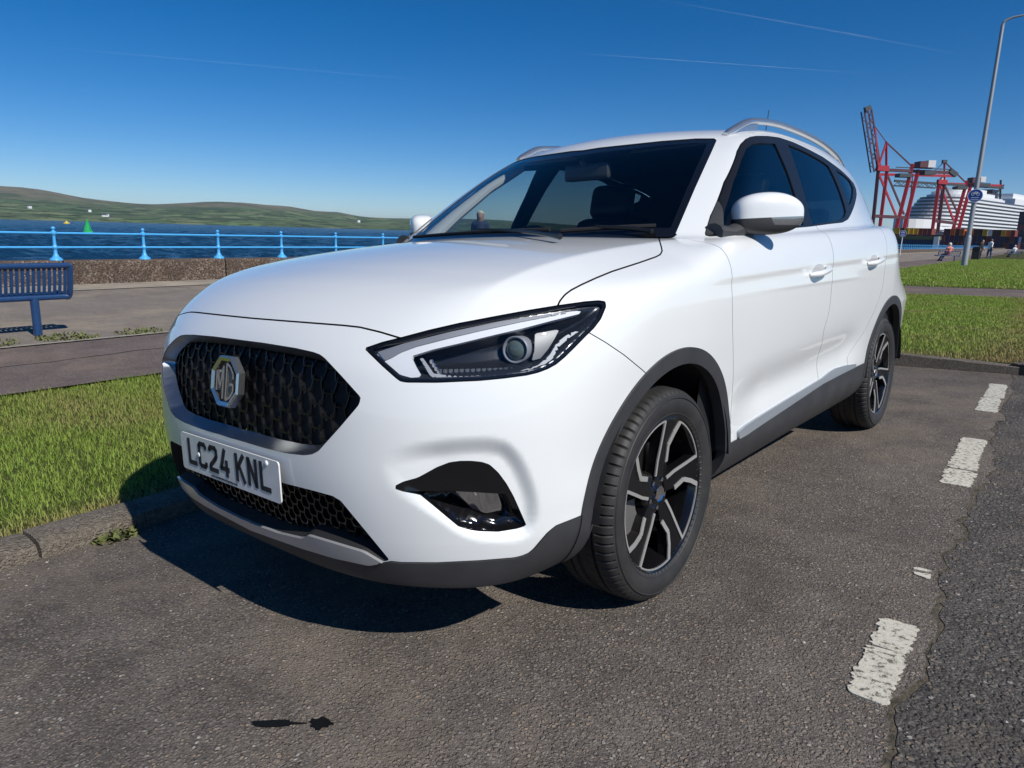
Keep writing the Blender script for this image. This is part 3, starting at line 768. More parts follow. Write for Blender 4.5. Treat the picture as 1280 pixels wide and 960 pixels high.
# ---------------------------------------------------------------- wheels
def wheel(x, y, s, steer=0.0):
    w = empty('wheel', parent=CAR); w.location = (x, y, 0.3215); w.rotation_euler = (0.35*y, 0, steer)
    if not WH:
        prof = [(0.230,-0.088),(0.242,-0.098),(0.264,-0.107),(0.285,-0.1075),(0.303,-0.101),(0.313,-0.093),(0.3185,-0.084),(0.3205,-0.074),(0.3222,-0.052),(0.3225,-0.0485),(0.3155,-0.047),(0.3155,-0.040),(0.3228,-0.0385),(0.3230,-0.018),(0.3160,-0.0165),(0.3160,-0.008)]
        prof = prof + [(r, -h) for r, h in prof[::-1]]
        n = 432; V = []; m = len(prof)
        for k in range(n):
            t = 2*math.pi*k/n
            for i, (r, h) in enumerate(prof):
                e = abs(h)
                if k % 6 == 0 and 0.052 < e < 0.097: r -= 0.0065
                if k % 6 == 3 and 0.016 < e < 0.038: r -= 0.003
                V.append((h, r*math.cos(t), r*math.sin(t)))
        F = [(k*m+i, k*m+i+1, ((k+1) % n)*m+i+1, ((k+1) % n)*m+i) for k in range(n) for i in range(m-1)]
        o = obj('tyre', V, F, M_TYRE, None, True, angle=28); WH['tyre'] = o
        # raised rings on the side wall
        m = MB(); m.lathe([(0.243,0.0980),(0.2445,0.1005),(0.2475,0.1015),(0.249,0.0995)], n=72, axis='x'); m.lathe([(0.292,0.1052),(0.2935,0.1085),(0.2965,0.1075),(0.298,0.1030)], n=72, axis='x')
        WH['side_wall_ring'] = m.build('side_wall_ring', M_TYRE, None, 'full')
        m = MB(); m.lathe([(0.2345,-0.092),(0.228,-0.085),(0.217,-0.06),(0.210,0.0),(0.215,0.06),(0.2225,0.082),(0.2275,0.091),(0.2335,0.095),(0.2375,0.093),(0.2345,0.086)], n=96, axis='x')
        WH['rim'] = m.build('rim', M_GLOSSB, None, True)
        def P(r, a, dx=0.0):
            r = r*1.055; a = math.radians(a); return (0.066+0.022*min(r/0.215, 1)**1.5+dx, r*math.sin(a), r*math.cos(a))
        T0 = [26+72*k for k in range(5)]
        spokes = []; edges = MB()
        for t in T0:
            pl = [(0.045, t+22), (0.056, t+27), (0.10, t+36), (0.16, t+42.5), (0.2135, t+45)] + [(0.2135, t+45+27*i/6) for i in range(1, 7)] + [(0.178, t+67), (0.140, t+62), (0.115, t+66), (0.095, t+70), (0.05, t+74)]
            n = len(pl); V = [P(r, a) for r, a in pl] + [P(r*0.98, a, -0.036) for r, a in pl]
            # shallow valley along the middle of the spoke
            c = [P(0.07, t+48, -0.004), P(0.13, t+53, -0.013), P(0.19, t+57, -0.011)]
            F = [tuple(range(n))[::-1], tuple(range(n, 2*n))] + [(i, (i+1) % n, (i+1) % n+n, i+n) for i in range(n)]
            mb = MB().add(V, F); spokes.append(mb)
            def rib(pts, w):
                for (r1, a1), (r2, a2) in zip(pts[:-1], pts[1:]):
                    edges.bar(P(r1, a1, 0.0015), P(r2, a2, 0.0015), w, 0.004, up=(1, 0, 0))
            rib([(0.058, t+28.5), (0.10, t+37), (0.16, t+43.5), (0.215, t+46)], 0.0095)
            rib([(0.217, t-0.5+45.5*i/8) for i in range(9)], 0.010)
            rib([(0.216, t-1), (0.178, t-6), (0.140, t-11), (0.115, t-7.5), (0.093, t-3)], 0.0145)
        sp = MB()
        WH['spoke'] = [mb.build('spoke', mat('spoke_black', (0.005, 0.005, 0.006), 0.30, spec=0.35), None, False, bevel=0.003) for mb in spokes]
        WH['machined_edges'] = edges.build('machined_edges', M_MACH, None)
        m = MB(); m.lathe([(0.0, 0.062), (0.060, 0.064), (0.068, 0.058), (0.070, 0.02)], n=40, axis='x'); WH['hub'] = m.build('hub', M_GLOSSB, None, True)
        WH['wheel_nut'] = []
        for k in range(5):
            a = math.radians(36+72*k); WH['wheel_nut'].append(MB().lathe([(0.0, 0.071), (0.007, 0.070), (0.009, 0.060)], (0, 0.045*math.sin(a), 0.045*math.cos(a)), 'x', 8).build('wheel_nut', M_CHROME, None))
        m = MB(); q = octo(0.026); m.add([(0.062, a, b) for a, b in q]+[(0.078, a*0.97, b*0.97) for a, b in q]+[(0.075, a*0.8, b*0.8) for a, b in q], [(r*8+i, r*8+(i+1) % 8, (r+1)*8+(i+1) % 8, (r+1)*8+i) for r in range(2) for i in range(8)] + [tuple(range(16, 24))])
        WH['hub_cap'] = m.build('hub_cap', M_CHROME, None)
        m = MB(); m.lathe([(0.05, 0.025), (0.148, 0.025), (0.150, 0.015), (0.148, 0.003), (0.05, 0.003)], n=48, axis='x'); WH['brake_disc'] = m.build('brake_disc', M_DISC, None, True)
        m = MB(); A = [math.radians(-150+13*i) for i in range(6)]
        V = []
        for a in A:
            for r, xx in ((0.09, 0.045), (0.165, 0.045), (0.165, -0.02), (0.09, -0.02)): V.append((xx, r*math.sin(a), r*math.cos(a)))
        F = [(i*4+j, i*4+(j+1) % 4, (i+1)*4+(j+1) % 4, (i+1)*4+j) for i in range(5) for j in range(4)] + [(0, 1, 2, 3), (20, 23, 22, 21)]
        WH['brake_caliper'] = m.add(V, F).build('brake_caliper', mat('caliper', (0.22, 0.21, 0.20), 0.5, metal=0.6), None, bevel=0.004)
        first = True
    else: first = False
    for k, o in WH.items():
        for q in (o if isinstance(o, list) else [o]):
            c = q if (first and s > 0) else q.copy()
            if c is not q: COL.objects.link(c)
            c.parent = w
            if s < 0: c.scale = (-1, 1, 1)
    return w
WH = {}
wheel(0.765, 0.0, 1, 0.0); wheel(-0.765, 0.0, -1, 0.0); wheel(0.768, 2.585, 1); wheel(-0.768, 2.585, -1)
# ---------------------------------------------------------------- mirrors
MC = np.array([0.873, 0.676, 1.154]); _a = math.radians(39); MU = np.array([math.cos(_a), math.sin(_a), 0]); MW = np.array([-math.sin(_a), math.cos(_a), 0])
def mirror_sdf(P):
    q = P-MC; u = q@MU; w = q@MW; z = q[:, 2]
    hu = 0.122; top = 0.076 - 0.030*np.clip(u/hu, 0, 1)**2 - 0.020*np.clip(-u/hu, 0, 1)**2; bot = -0.068 + 0.022*np.clip(u/hu, 0, 1)**2
    zc = (top+bot)/2; hz = (top-bot)/2
    ax = np.abs(u)/hu; aw = np.abs(w)/(0.062-0.018*sstep(-0.3, 1.2, u/hu)); az = np.abs(z-zc)/hz
    return ((ax**4.2 + aw**3.0 + az**3.4)**(1/3.5) - 1)*0.055
def mnrm(V): return unit(sdf_grad(V, 1e-3, mirror_sdf))
mv, mq = surface_net(mirror_sdf, (0.70, 0.48, 1.03), (1.05, 0.86, 1.27), 0.006, 4); mv = project(mv, 3, fn=mirror_sdf); mt = quads_to_tris(mv, mq)
def split(P, f): v = f(P[0]); return clip_mesh(P[0], P[1], v), clip_mesh(P[0], P[1], -v)
capm, lowm = split((mv, mt), lambda V: V[:, 2]-(1.143+0.03*((V-MC)@MU)))
indm, lowm = split(lowm, px([(963,268.5),(1012,266),(1012,279),(1005,281.5),(968,281)], lambda V: 0.025-(V-MC)@MW))
for s in (1, -1):
    mp = empty('door_mirror', parent=CAR)
    def put(name, P, m, N=None):
        V, T = P; N = mnrm(V)
        if s < 0: V = V*[-1, 1, 1]; N = N*[-1, 1, 1]; T = T[:, ::-1]
        return obj(name, V, T, m, mp, True, normals=N)
    put('mirror_cap', capm, M_WHITE); put('mirror_base', lowm, M_CLAD); put('indicator', indm, mat('indicator_lens', (0.34, 0.35, 0.37), 0.12, metal=0.7, coat=1.0))
    m = MB(); A = MC-MU*0.085+np.array([0, 0, -0.045]); B = np.array([0.772, 0.46, 1.092])
    m.tube([A*[s, 1, 1], ((A+B)/2+[0, 0, -0.012])*[s, 1, 1], B*[s, 1, 1]], [0.036, 0.034, 0.042], 12, flat=0.8)
    m.build('mirror_arm', M_CLAD, mp, True)
    sail = yz(yzhit([(884,295.5),(889,270),(897,251),(903,262),(904,289)]), lambda V: V[:, 0]-0.4)
    q, _ = cut(base, sail, 0); panel('mirror_sail', q, M_CLAD, 'L' if s > 0 else 'R', off=0.004, depth=0.01, parent=mp)
# ---------------------------------------------------------------- handles, rails, wipers, aerial
def surf_x(y, z):
    y = np.atleast_1d(np.asarray(y, float)); z = np.atleast_1d(np.asarray(z, float)); x = np.full_like(y, 1.05)
    for _ in range(50): x = x - 0.7*np.clip(body_sdf(np.stack([x, y, z], -1)), -0.05, 0.1)
    return x
for (pc, dp) in (((1022.5, 339), FD), ((1091.5, 326), RD)):
    h = hit([pc])[0][0]; yy = np.linspace(-0.105, 0.105, 13); zz = h[2]+0.012*yy/0.1
    xs = surf_x(h[1]+yy, zz) + 0.034*(1-np.clip(np.abs(yy)/0.105, 0, 1)**4)
    for s, door in ((1, dp[0]), (-1, dp[1])):
        m = MB(); m.tube(np.stack([s*xs, h[1]+yy, zz], -1), [0.007]+[0.0105]*11+[0.007], 12, flat=1.15); m.build('handle', M_WHITE, door, True)
        e = yz(np.stack([h[1]+0.075*np.cos(np.linspace(0, 6.2, 24)), h[2]+0.002+0.028*np.sin(np.linspace(0, 6.2, 24))], -1), lambda V: V[:, 0]-0.5)
        q, _ = cut(base, e, 0); panel('handle_cup', q, mat('cup_shade', (0.50, 0.51, 0.53), 0.4, coat=0.8), 'L' if s > 0 else 'R', off=0.0012, depth=0.002, parent=door)
def roof_z(x, y):
    x = np.atleast_1d(np.asarray(x, float)); y = np.atleast_1d(np.asarray(y, float)); z = np.full_like(x, 1.75)
    for _ in range(60): z = z - 0.7*np.clip(body_sdf(np.stack([x, y, z], -1)), -0.05, 0.1)
    return z
ry = np.concatenate([np.linspace(1.05, 1.30, 8), np.linspace(1.42, 2.55, 9), np.linspace(2.62, 2.86, 6)])
rx = np.interp(ry, [1.05, 1.3, 2.2, 2.86], [0.545, 0.572, 0.565, 0.52]); rz = roof_z(rx, ry)
lift = 0.033*sstep(1.03, 1.27, ry)*(1-sstep(2.55, 2.90, ry)) + 0.004
for s in (1, -1):
    rp = empty('roof_rail', parent=CAR)
    m = MB(); m.tube(np.stack([s*rx, ry, rz+lift], -1), [0.012]+[0.021]*(len(ry)-2)+[0.012], 12, flat=0.66); m.build('rail', M_SATIN, rp, True)
    for lo, hi in ((1.06, 1.30), (2.62, 2.85)):
        m = MB(); yy = np.linspace(lo, hi, 7); xx = np.interp(yy, ry, rx); z0 = roof_z(xx, yy)-0.01; z1 = np.interp(yy, ry, rz+lift)
        V = []
        for a, b, c, d in zip(yy, xx, z0, z1): V += [(s*b-0.011, a, c), (s*b+0.011, a, c), (s*b+0.011, a, d), (s*b-0.011, a, d)]
        F = [(i*4+j, i*4+(j+1) % 4, (i+1)*4+(j+1) % 4, (i+1)*4+j) for i in range(6) for j in range(4)] + [(0, 1, 2, 3), (24, 27, 26, 25)]
        m.add(V, F).build('rail_foot', M_SATIN, rp)
for pts, arm in (([(520,300),(560,297.5),(600,295),(640,293.5),(688,292)], [(600,293.5),(650,296),(700,304)]), ([(702,294),(740,291),(775,288.8),(820,287)], [(745,289.5),(790,292),(815,297)])):
    wp = empty('wiper', parent=CAR); q = hit(smooth_poly(pts, 3, False))[0]; q = q + nrm(q)*0.016
    MB().tube(q, 0.007, 6).build('blade', M_BLACK, wp, True)
    q = hit(smooth_poly(arm, 3, False))[0]; q = q + nrm(q)*0.02; MB().tube(q, [0.007]*(len(q)-1)+[0.010], 6).build('arm', M_RUBTRIM, wp, True)
m = MB(); m.lathe([(0.026, 0), (0.020, 0.018), (0.006, 0.03)], (0, 2.86, float(roof_z(0.0, 2.86)[0])-0.003), n=16); m.tube([(0, 2.86, float(roof_z(0.0, 2.86)[0])+0.02), (0, 2.97, 1.92)], [0.004, 0.0025], 6); m.build('aerial', M_BLACK, CAR, True)
# ---------------------------------------------------------------- cabin
gh = clip_mesh(*rem, np.minimum(rem[0][:, 2]-1.06, rem[0][:, 1]-0.3))
def inner(name, P, m, off):
    V, T = P; N = nrm(V); V = V - N*off; V = np.concatenate([V, V*[-1, 1, 1]]); T = np.concatenate([T[:, ::-1], T+len(P[0])]); return obj(name, V, T, m, CAR, 'full')
apil = clip_mesh(*gh, 0.98-gh[0][:, 1]); roofl = clip_mesh(*gh, gh[0][:, 1]-0.98)
inner('pillar_trim', apil, M_INTL, 0.022); inner('headlining', roofl, mat('headlining', (0.10, 0.10, 0.11), 0.8), 0.022); inner('window_inner_trim', dlo, M_INT, 0.016)
tub = clip_mesh(BV, BT, np.minimum(np.minimum(1.075-BV[:, 2], BV[:, 1]-0.25), np.minimum(3.25-BV[:, 1], BV[:, 0]-0.0)))
inner('cabin_tub', tub, M_INT, 0.045)
m = MB()
V = []; F = []; nx = 17; prof = [(0.27, 1.03), (0.38, 1.062), (0.55, 1.078), (0.68, 1.070), (0.74, 1.04), (0.76, 0.95), (0.72, 0.80), (0.70, 0.55)]
for i in range(nx):
    x = -0.70+1.40*i/(nx-1)
    for yy, z in prof:
        hump = 0.035*math.exp(-((x+0.37)/0.16)**2)*(1 if 0.5 < yy < 0.75 else 0)
        V.append((x, yy+0.10*(x/0.7)**2, z-0.02*(x/0.7)**2+hump))
k = len(prof); F = [(i*k+j, (i+1)*k+j, (i+1)*k+j+1, i*k+j+1) for i in range(nx-1) for j in range(k-1)]
m.add(V, F); m.build('dashboard', M_INT, CAR, True)
m = MB(); c = np.array([-0.37, 0.86, 0.985]); tl_ = math.radians(25)
ring = [c+np.array([0.182*math.cos(a), 0.182*math.sin(a)*math.sin(tl_), 0.182*math.sin(a)*math.cos(tl_)]) for a in np.linspace(0, 2*math.pi, 36, endpoint=False)]
m.tube(ring, 0.0165, 8, closed=True)
for a in (0.1, math.pi-0.1, -math.pi/2): m.bar(c+[0, -0.02, 0], c+np.array([0.175*math.cos(a), 0.175*math.sin(a)*math.sin(tl_), 0.175*math.sin(a)*math.cos(tl_)]), 0.04, 0.02, up=(0, 1, 0))
m.lathe([(0.0, -0.03), (0.06, -0.025), (0.07, 0.02)], c, 'y', 16); m.build('steering_wheel', M_INT, CAR, True)
def rbox(m, c, h, r=0.04, R=None, n=8):
    """soft box"""
    V = []; F = []; u = np.linspace(-1, 1, n)
    for ax in range(3):
        for sg in (-1, 1):
            o = len(V)
            for a in u:
                for b in u:
                    p = np.zeros(3); p[ax] = sg; p[(ax+1) % 3] = a*sg; p[(ax+2) % 3] = b
                    q = p*np.array(h); k = np.clip(q, -(np.array(h)-r), np.array(h)-r); d = q-k; L = np.linalg.norm(d); q = k+(d/L*r if L > 1e-9 else 0)
                    V.append((R@q if R is not None else q)+np.array(c))
            F += [(o+i*n+j, o+(i+1)*n+j, o+(i+1)*n+j+1, o+i*n+j+1) for i in range(n-1) for j in range(n-1)]
    return m.add(V, F)
def rotx(t): return np.array([[1, 0, 0], [0, math.cos(t), -math.sin(t)], [0, math.sin(t), math.cos(t)]])
for sx in (-0.37, 0.37):
    st = empty('front_seat', parent=CAR); Rb = rotx(math.radians(-17))
    rbox(MB(), (sx, 1.30, 0.58), (0.25, 0.26, 0.08), 0.06).build('cushion', M_SEAT, st, 'full')
    rbox(MB(), (sx, 1.60, 0.90), (0.245, 0.075, 0.33), 0.07, Rb).build('backrest', M_SEAT, st, 'full')
    rbox(MB(), (sx, 1.665, 1.305), (0.130, 0.05, 0.095), 0.045, Rb).build('headrest', M_SEAT, st, 'full')
    MB().box((sx, 1.648, 1.285), (0.022, 0.006, 0.018), Rb).build('headrest_badge', mat('red_thread', (0.35, 0.02, 0.03), 0.7), st)
    m = MB(); [m.tube([(sx+d, 1.65, 1.15), (sx+d, 1.68, 1.28)], 0.007, 6) for d in (-0.06, 0.06)]; m.build('headrest_posts', M_CHROME, st)
st = empty('rear_seat', parent=CAR)
rbox(MB(), (0, 2.28, 0.56), (0.62, 0.25, 0.08), 0.06).build('cushion', M_SEAT, st, 'full'); rbox(MB(), (0, 2.62, 0.86), (0.60, 0.07, 0.30), 0.06, rotx(math.radians(-20))).build('backrest', M_SEAT, st, 'full')
for sx in (-0.36, 0.36): rbox(MB(), (sx, 2.74, 1.20), (0.12, 0.045, 0.07), 0.04, rotx(math.radians(-18))).build('headrest', M_SEAT, st, 'full')
m = MB(); rbox(m, (0.02, 0.83, 1.375), (0.115, 0.018, 0.036), 0.016); m.tube([(0.02, 0.83, 1.39), (0.0, 0.81, 1.425)], 0.012, 8); m.build('interior_mirror', mat('mirror_grey', (0.05, 0.05, 0.055), 0.4), CAR, 'full')
for sx in (-1, 1):
    MB().tube([(sx*0.655, 0.47, 1.07), (sx*0.628, 0.66, 1.21), (sx*0.592, 0.86, 1.345), (sx*0.545, 1.06, 1.455)], [0.046, 0.042, 0.038, 0.034], 12, flat=0.7).build('pillar_cover', M_INTL, CAR, True)
    m = MB(); rbox(m, (sx*0.31, 1.05, 1.478), (0.17, 0.07, 0.008), 0.007, rotx(math.radians(14))); m.build('sun_visor', mat('visor', (0.16, 0.16, 0.17), 0.8), CAR, 'full')
# ---------------------------------------------------------------- ground, sea wall, water
AX_E = np.array([-0.046, 0.99894, 0.0]); AX_N = np.array([0.99894, 0.046, 0.0])      # along and across the road
RZ = math.atan2(0.046, 0.99894)
def road_z(x, y):
    y = np.clip(y, -9, 7); return (0.0494323*x + 0.00718098*y)/0.99875
def st(s, t, z=None):
    p = np.asarray(s, float)[..., None]*AX_N + np.asarray(t, float)[..., None]*AX_E
    if z is not None: p[..., 2] = z
    return p
def vnoise(x, y, seed=0):
    """smooth value noise"""
    xi = np.floor(x).astype(int); yi = np.floor(y).astype(int); fx = x-xi; fy = y-yi; fx = fx*fx*(3-2*fx); fy = fy*fy*(3-2*fy)
    def hsh(a, b): return (np.sin(a*127.1+b*311.7+seed*74.7)*43758.5453) % 1.0
    return (hsh(xi, yi)*(1-fx)+hsh(xi+1, yi)*fx)*(1-fy) + (hsh(xi, yi+1)*(1-fx)+hsh(xi+1, yi+1)*fx)*fy
PROM = -0.10                                                            # level of the promenade
def verge_z(s, t):
    """lawn: from the kerb top down to the promenade; right up to the road beyond the bay's end"""
    p = st(s, t); zk = road_z(p[..., 0], p[..., 1]) + 0.058
    k = np.clip((np.asarray(s)+4.08)/2.9, 0, 1)
    far = sstep(6.0, 16.0, np.asarray(t, float)); zk = zk*(1-far) + (-0.06+0.03*np.clip(np.asarray(s)+1.2, 0, 3))*far
    return PROM - 0.012 + (zk-PROM)*sstep(0, 1, k)
def sheet(name, S, T, zf, m, kind='structure'):
    """grid over (across, along) coordinates"""
    S = np.asarray(S, float); T = np.asarray(T, float); a, b = np.meshgrid(S, T, indexing='ij'); P = st(a, b); P[..., 2] = zf(a, b, P)
    n, k = len(S), len(T); V = P.reshape(-1, 3); F = [(i*k+j, (i+1)*k+j, (i+1)*k+j+1, i*k+j+1) for i in range(n-1) for j in range(k-1)]
    o = obj(name, V, F, m, None, 'full'); return tag(o, kind=kind)
def asphalt(name, dark, light, stones, bumpd, seed, sc=1.0, stain=0.5):
    def b(nt, p):
        g = NT(nt); c = g.coord('Object'); mp = g.n('ShaderNodeMapping', i_Location=(seed, seed*2, 0)); g.link(c, mp.inputs[0]); c = mp.outputs[0]
        w = g.n('ShaderNodeVectorMath', operation='ADD'); g.link(c, w.inputs[0]); nz = g.n('ShaderNodeTexNoise', i_Scale=35.0, i_Detail=2); g.link(c, nz.inputs['Vector'])
        sc_ = g.n('ShaderNodeVectorMath', operation='SCALE', i_Scale=0.012); g.link(nz.outputs['Color'], sc_.inputs[0]); g.link(sc_.outputs[0], w.inputs[1]); c2 = w.outputs[0]
        v1 = g.n('ShaderNodeTexVoronoi', i_Scale=75.0*sc); g.link(c2, v1.inputs['Vector']); v2 = g.n('ShaderNodeTexVoronoi', i_Scale=170.0*sc); g.link(c2, v2.inputs['Vector'])
        big = g.noise(c, 0.9, 6, 0.6); mid = g.noise(c, 5.0, 6, 0.7); fine = g.noise(c, 420, 3)
        sep = g.n('ShaderNodeSeparateColor'); g.link(v1.outputs['Color'], sep.inputs[0]); sep2 = g.n('ShaderNodeSeparateColor'); g.link(v2.outputs['Color'], sep2.inputs[0])
        base = g.mix(g.ramp(g.math('ADD', g.math('MULTIPLY', mid, 0.6), g.math('MULTIPLY', big, 0.4)), [(0.36, (0, 0, 0)), (0.64, (1, 1, 1))]), dark, light)
        dk = tuple(q*0.42 for q in dark); hi = tuple(min(0.6, q*1.75) for q in light)
        base = g.mix(g.ramp(sep2.outputs[0], [(0.0, (0.75, 0.75, 0.75)), (0.35, (0, 0, 0)), (1.0, (0, 0, 0))]), base, dk)          # bitumen between the grains
        base = g.mix(g.ramp(sep2.outputs[1], [(0.72, (0, 0, 0)), (1.0, (0.75, 0.75, 0.75))]), base, hi)
        stone = g.ramp(sep.outputs[1], [(0.0, tuple(q*0.55 for q in light)), (0.35, tuple(q*1.35 for q in light)), (0.6, (light[0]*1.9, light[1]*1.65, light[2]*1.35)), (0.85, tuple(q*0.8 for q in light)), (1.0, (0.40, 0.37, 0.33))])
        edge = g.ramp(v1.outputs['Distance'], [(0.30, (1, 1, 1)), (0.50, (0, 0, 0))]); sel = g.ramp(sep.outputs[0], [(1-stones, (0, 0, 0)), (1-stones+0.02, (1, 1, 1))])
        sm = g.n('ShaderNodeMix', data_type='RGBA', blend_type='MULTIPLY'); sm.inputs[0].default_value = 1.0; g.link(edge, sm.inputs[6]); g.link(sel, sm.inputs[7])
        col = g.mix(sm.outputs[2], base, stone)
        st_ = g.ramp(g.noise(c, 1.7, 7, 0.72), [(0.38, (1, 1, 1)), (0.52, (0, 0, 0))]); col = g.mix(g.math('MULTIPLY', st_, stain), col, tuple(q*0.6 for q in dark))
        dust = g.ramp(g.noise(c, 0.55, 7, 0.75), [(0.50, (0, 0, 0)), (0.66, (1, 1, 1))]); col = g.mix(g.math('MULTIPLY', dust, 0.55), col, (light[0]*1.7, light[1]*1.55, light[2]*1.32))
        g.link(col, p.inputs['Base Color'])
        h = g.math('ADD', g.math('MULTIPLY', edge, g.math('ADD', 0.35, g.math('MULTIPLY', sel, 0.65))), g.math('MULTIPLY', v2.outputs['Distance'], -0.7)); h = g.math('ADD', h, g.math('MULTIPLY', fine, 0.35))
        g.link(g.bump(h, 0.8, bumpd), p.inputs['Normal'])
    return mat(name, light, 0.88, spec=0.25, build=b)
M_BAY = asphalt('bay_asphalt', (0.080, 0.068, 0.059), (0.155, 0.134, 0.116), 0.46, 0.0045, 3.0, 1.25, 0.35)
M_ROAD = asphalt('road_asphalt', (0.056, 0.050, 0.046), (0.112, 0.101, 0.091), 0.50, 0.0085, 9.0, 0.80, 0.3)
M_PATH = asphalt('path_asphalt', (0.115, 0.090, 0.080), (0.170, 0.135, 0.120), 0.22, 0.004, 17.0, 1.2, 0.35)
M_PROM = asphalt('promenade_asphalt', (0.170, 0.145, 0.122), (0.230, 0.200, 0.170), 0.15, 0.003, 27.0, 1.3, 0.25)
def earth_b(nt, p):
    g = NT(nt); c = g.coord('Object'); n = g.noise(c, 14, 6, 0.7); n2 = g.noise(c, 1.1, 4)
    g.link(g.mix(n2, g.ramp(n, [(0.3, (0.030, 0.034, 0.012)), (0.7, (0.075, 0.085, 0.028))]), g.ramp(n, [(0.3, (0.05, 0.045, 0.02)), (0.7, (0.10, 0.10, 0.04))])), p.inputs['Base Color'])
    g.link(g.bump(n, 0.8, 0.02), p.inputs['Normal'])
M_EARTH = mat('lawn_soil', (0.06, 0.07, 0.02), 0.95, spec=0.1, build=earth_b)
def stone_b(nt, p):
    g = NT(nt); c = g.coord('Object'); n = g.noise(c, 60, 6, 0.7); v = g.voro(c, 150); n2 = g.noise(c, 5, 5)
    col = g.mix(n2, g.ramp(n, [(0.3, (0.13, 0.108, 0.085)), (0.7, (0.36, 0.315, 0.255))]), g.ramp(n, [(0.3, (0.05, 0.043, 0.035)), (0.7, (0.20, 0.17, 0.135))]))
    g.link(col, p.inputs['Base Color']); g.link(g.bump(g.math('SUBTRACT', n, g.math('MULTIPLY', v, 0.8)), 1.0, 0.012), p.inputs['Normal'])
M_KERB = mat('kerb_stone', (0.2, 0.19, 0.17), 0.9, spec=0.2, build=stone_b)
# the seam between the bay and the carriageway wanders
def _n1(t, s): return vnoise(np.asarray(t, float)*s, 0*np.asarray(t, float)+s, 3)-0.5
def seam_s(t): return 1.555 + 0.05*_n1(t, 1.3) + 0.05*_n1(t, 4.0) + 0.030*_n1(t, 13.0) + 0.016*_n1(t, 37.0)
T1 = np.concatenate([np.arange(-9, -1.6, 0.25), np.arange(-1.6, 3.2, 0.02), np.arange(3.2, 7.0, 0.1), [7.0]])
def ragged(name, s0, s1, m, zoff, cols=8):
    a = np.linspace(0, 1, cols); V = []; n = len(T1)
    for i in a: 
        s = s0(T1)*(1-i)+s1(T1)*i; P = st(s, T1); P[:, 2] = road_z(P[:, 0], P[:, 1])+zoff; V.append(P)
    V = np.concatenate(V); F = [(i*n+j, (i+1)*n+j, (i+1)*n+j+1, i*n+j+1) for i in range(cols-1) for j in range(n-1)]
    return tag(obj(name, V, F, m, None, 'full'), kind='structure')
ragged('parking_bay', lambda t: -1.25+0*t, lambda t: seam_s(t)-0.004-0.04*np.clip(_n1(t, 7.0), 0, 1), M_BAY, 0.0)
ragged('road', lambda t: seam_s(t)+0.002, lambda t: 12+0*t, M_ROAD, -0.004, 12)
M_DIRT = mat('seam_dirt', (0.035, 0.030, 0.022), 0.95, build=lambda nt, p: (lambda g, n: (g.link(g.ramp(n, [(0.3, (0.03, 0.027, 0.02)), (0.75, (0.20, 0.165, 0.115))]), p.inputs['Base Color']), g.link(g.bump(n, 1.0, 0.02), p.inputs['Normal'])))(NT(nt), NT(nt).noise(NT(nt).coord('Object'), 45, 6, 0.7)))
ragged('road_seam', lambda t: seam_s(t)-0.07, lambda t: seam_s(t)+0.04, M_DIRT, -0.006, 4)
# beyond the bay the carriageway runs on
sheet('road_ahead', np.linspace(1.70, 12, 12), np.concatenate([np.linspace(6.99, 40, 20), np.linspace(60, 420, 8)]), lambda s, t, P: road_z(P[..., 0], P[..., 1])*(1-sstep(7, 30, t)) + (-0.10+0.03*s)*sstep(7, 30, t) - 0.007, M_ROAD)
sheet('road_behind', np.linspace(-1.2, 12, 12), np.linspace(-60, -8.99, 12), lambda s, t, P: road_z(P[..., 0], P[..., 1])-0.003, M_BAY)
# terrain that everything lies on
sheet('ground', np.concatenate([np.linspace(-13.5, 12, 14), [40, 150, 400]]), np.concatenate([np.linspace(-200, -20, 6), np.linspace(-12, 60, 20), np.linspace(80, 330, 10)]), lambda s, t, P: np.where(s < -1.3, PROM-0.25, -0.75+0.0*s), M_EARTH)
sheet('verge', np.concatenate([np.linspace(-4.10, -1.19, 14)]), np.concatenate([np.linspace(-60, -6, 10), np.linspace(-5, 5.42, 40)]), lambda s, t, P: verge_z(s, t)-0.012, M_EARTH)
sheet('lawn', np.linspace(-4.10, 1.63, 26), np.concatenate([np.linspace(5.40, 12, 24), np.linspace(12.5, 17.6, 12)]), lambda s, t, P: verge_z(s, t)-0.012, M_EARTH)
sheet('footway', np.linspace(-4.10, 1.63, 14), np.linspace(17.55, 21.5, 8), lambda s, t, P: verge_z(s, t)-0.016, M_PATH)
sheet('far_lawn', np.linspace(-4.10, 1.63, 26), np.concatenate([np.linspace(21.45, 60, 30), np.linspace(65, 320, 40)]), lambda s, t, P: verge_z(s, t)-0.012, M_EARTH)
sheet('path', np.linspace(-6.15, -4.08, 4), np.concatenate([np.linspace(-60, 60, 40), np.linspace(70, 330, 20)]), lambda s, t, P: PROM+0*s, M_PATH)
sheet('promenade', np.linspace(-11.9, -6.21, 5), np.concatenate([np.linspace(-60, 60, 40), np.linspace(70, 330, 20)]), lambda s, t, P: PROM-0.002+0*s, M_PROM)
M_CONC = asphalt('wall_foot_concrete', (0.24, 0.21, 0.17), (0.31, 0.275, 0.23), 0.1, 0.003, 37.0, 1.3, 0.15)
sheet('wall_footing', np.linspace(-13.2, -11.94, 3), np.concatenate([np.linspace(-60, 60, 40), np.linspace(70, 330, 20)]), lambda s, t, P: PROM+0.004+0*s, M_CONC)
def edging(name, s0, s1, z, m):
    return sheet(name, [s0, s1], np.concatenate([np.linspace(-60, 60, 40), np.linspace(70, 330, 20)]), lambda s, t, P: z+0*s, m)
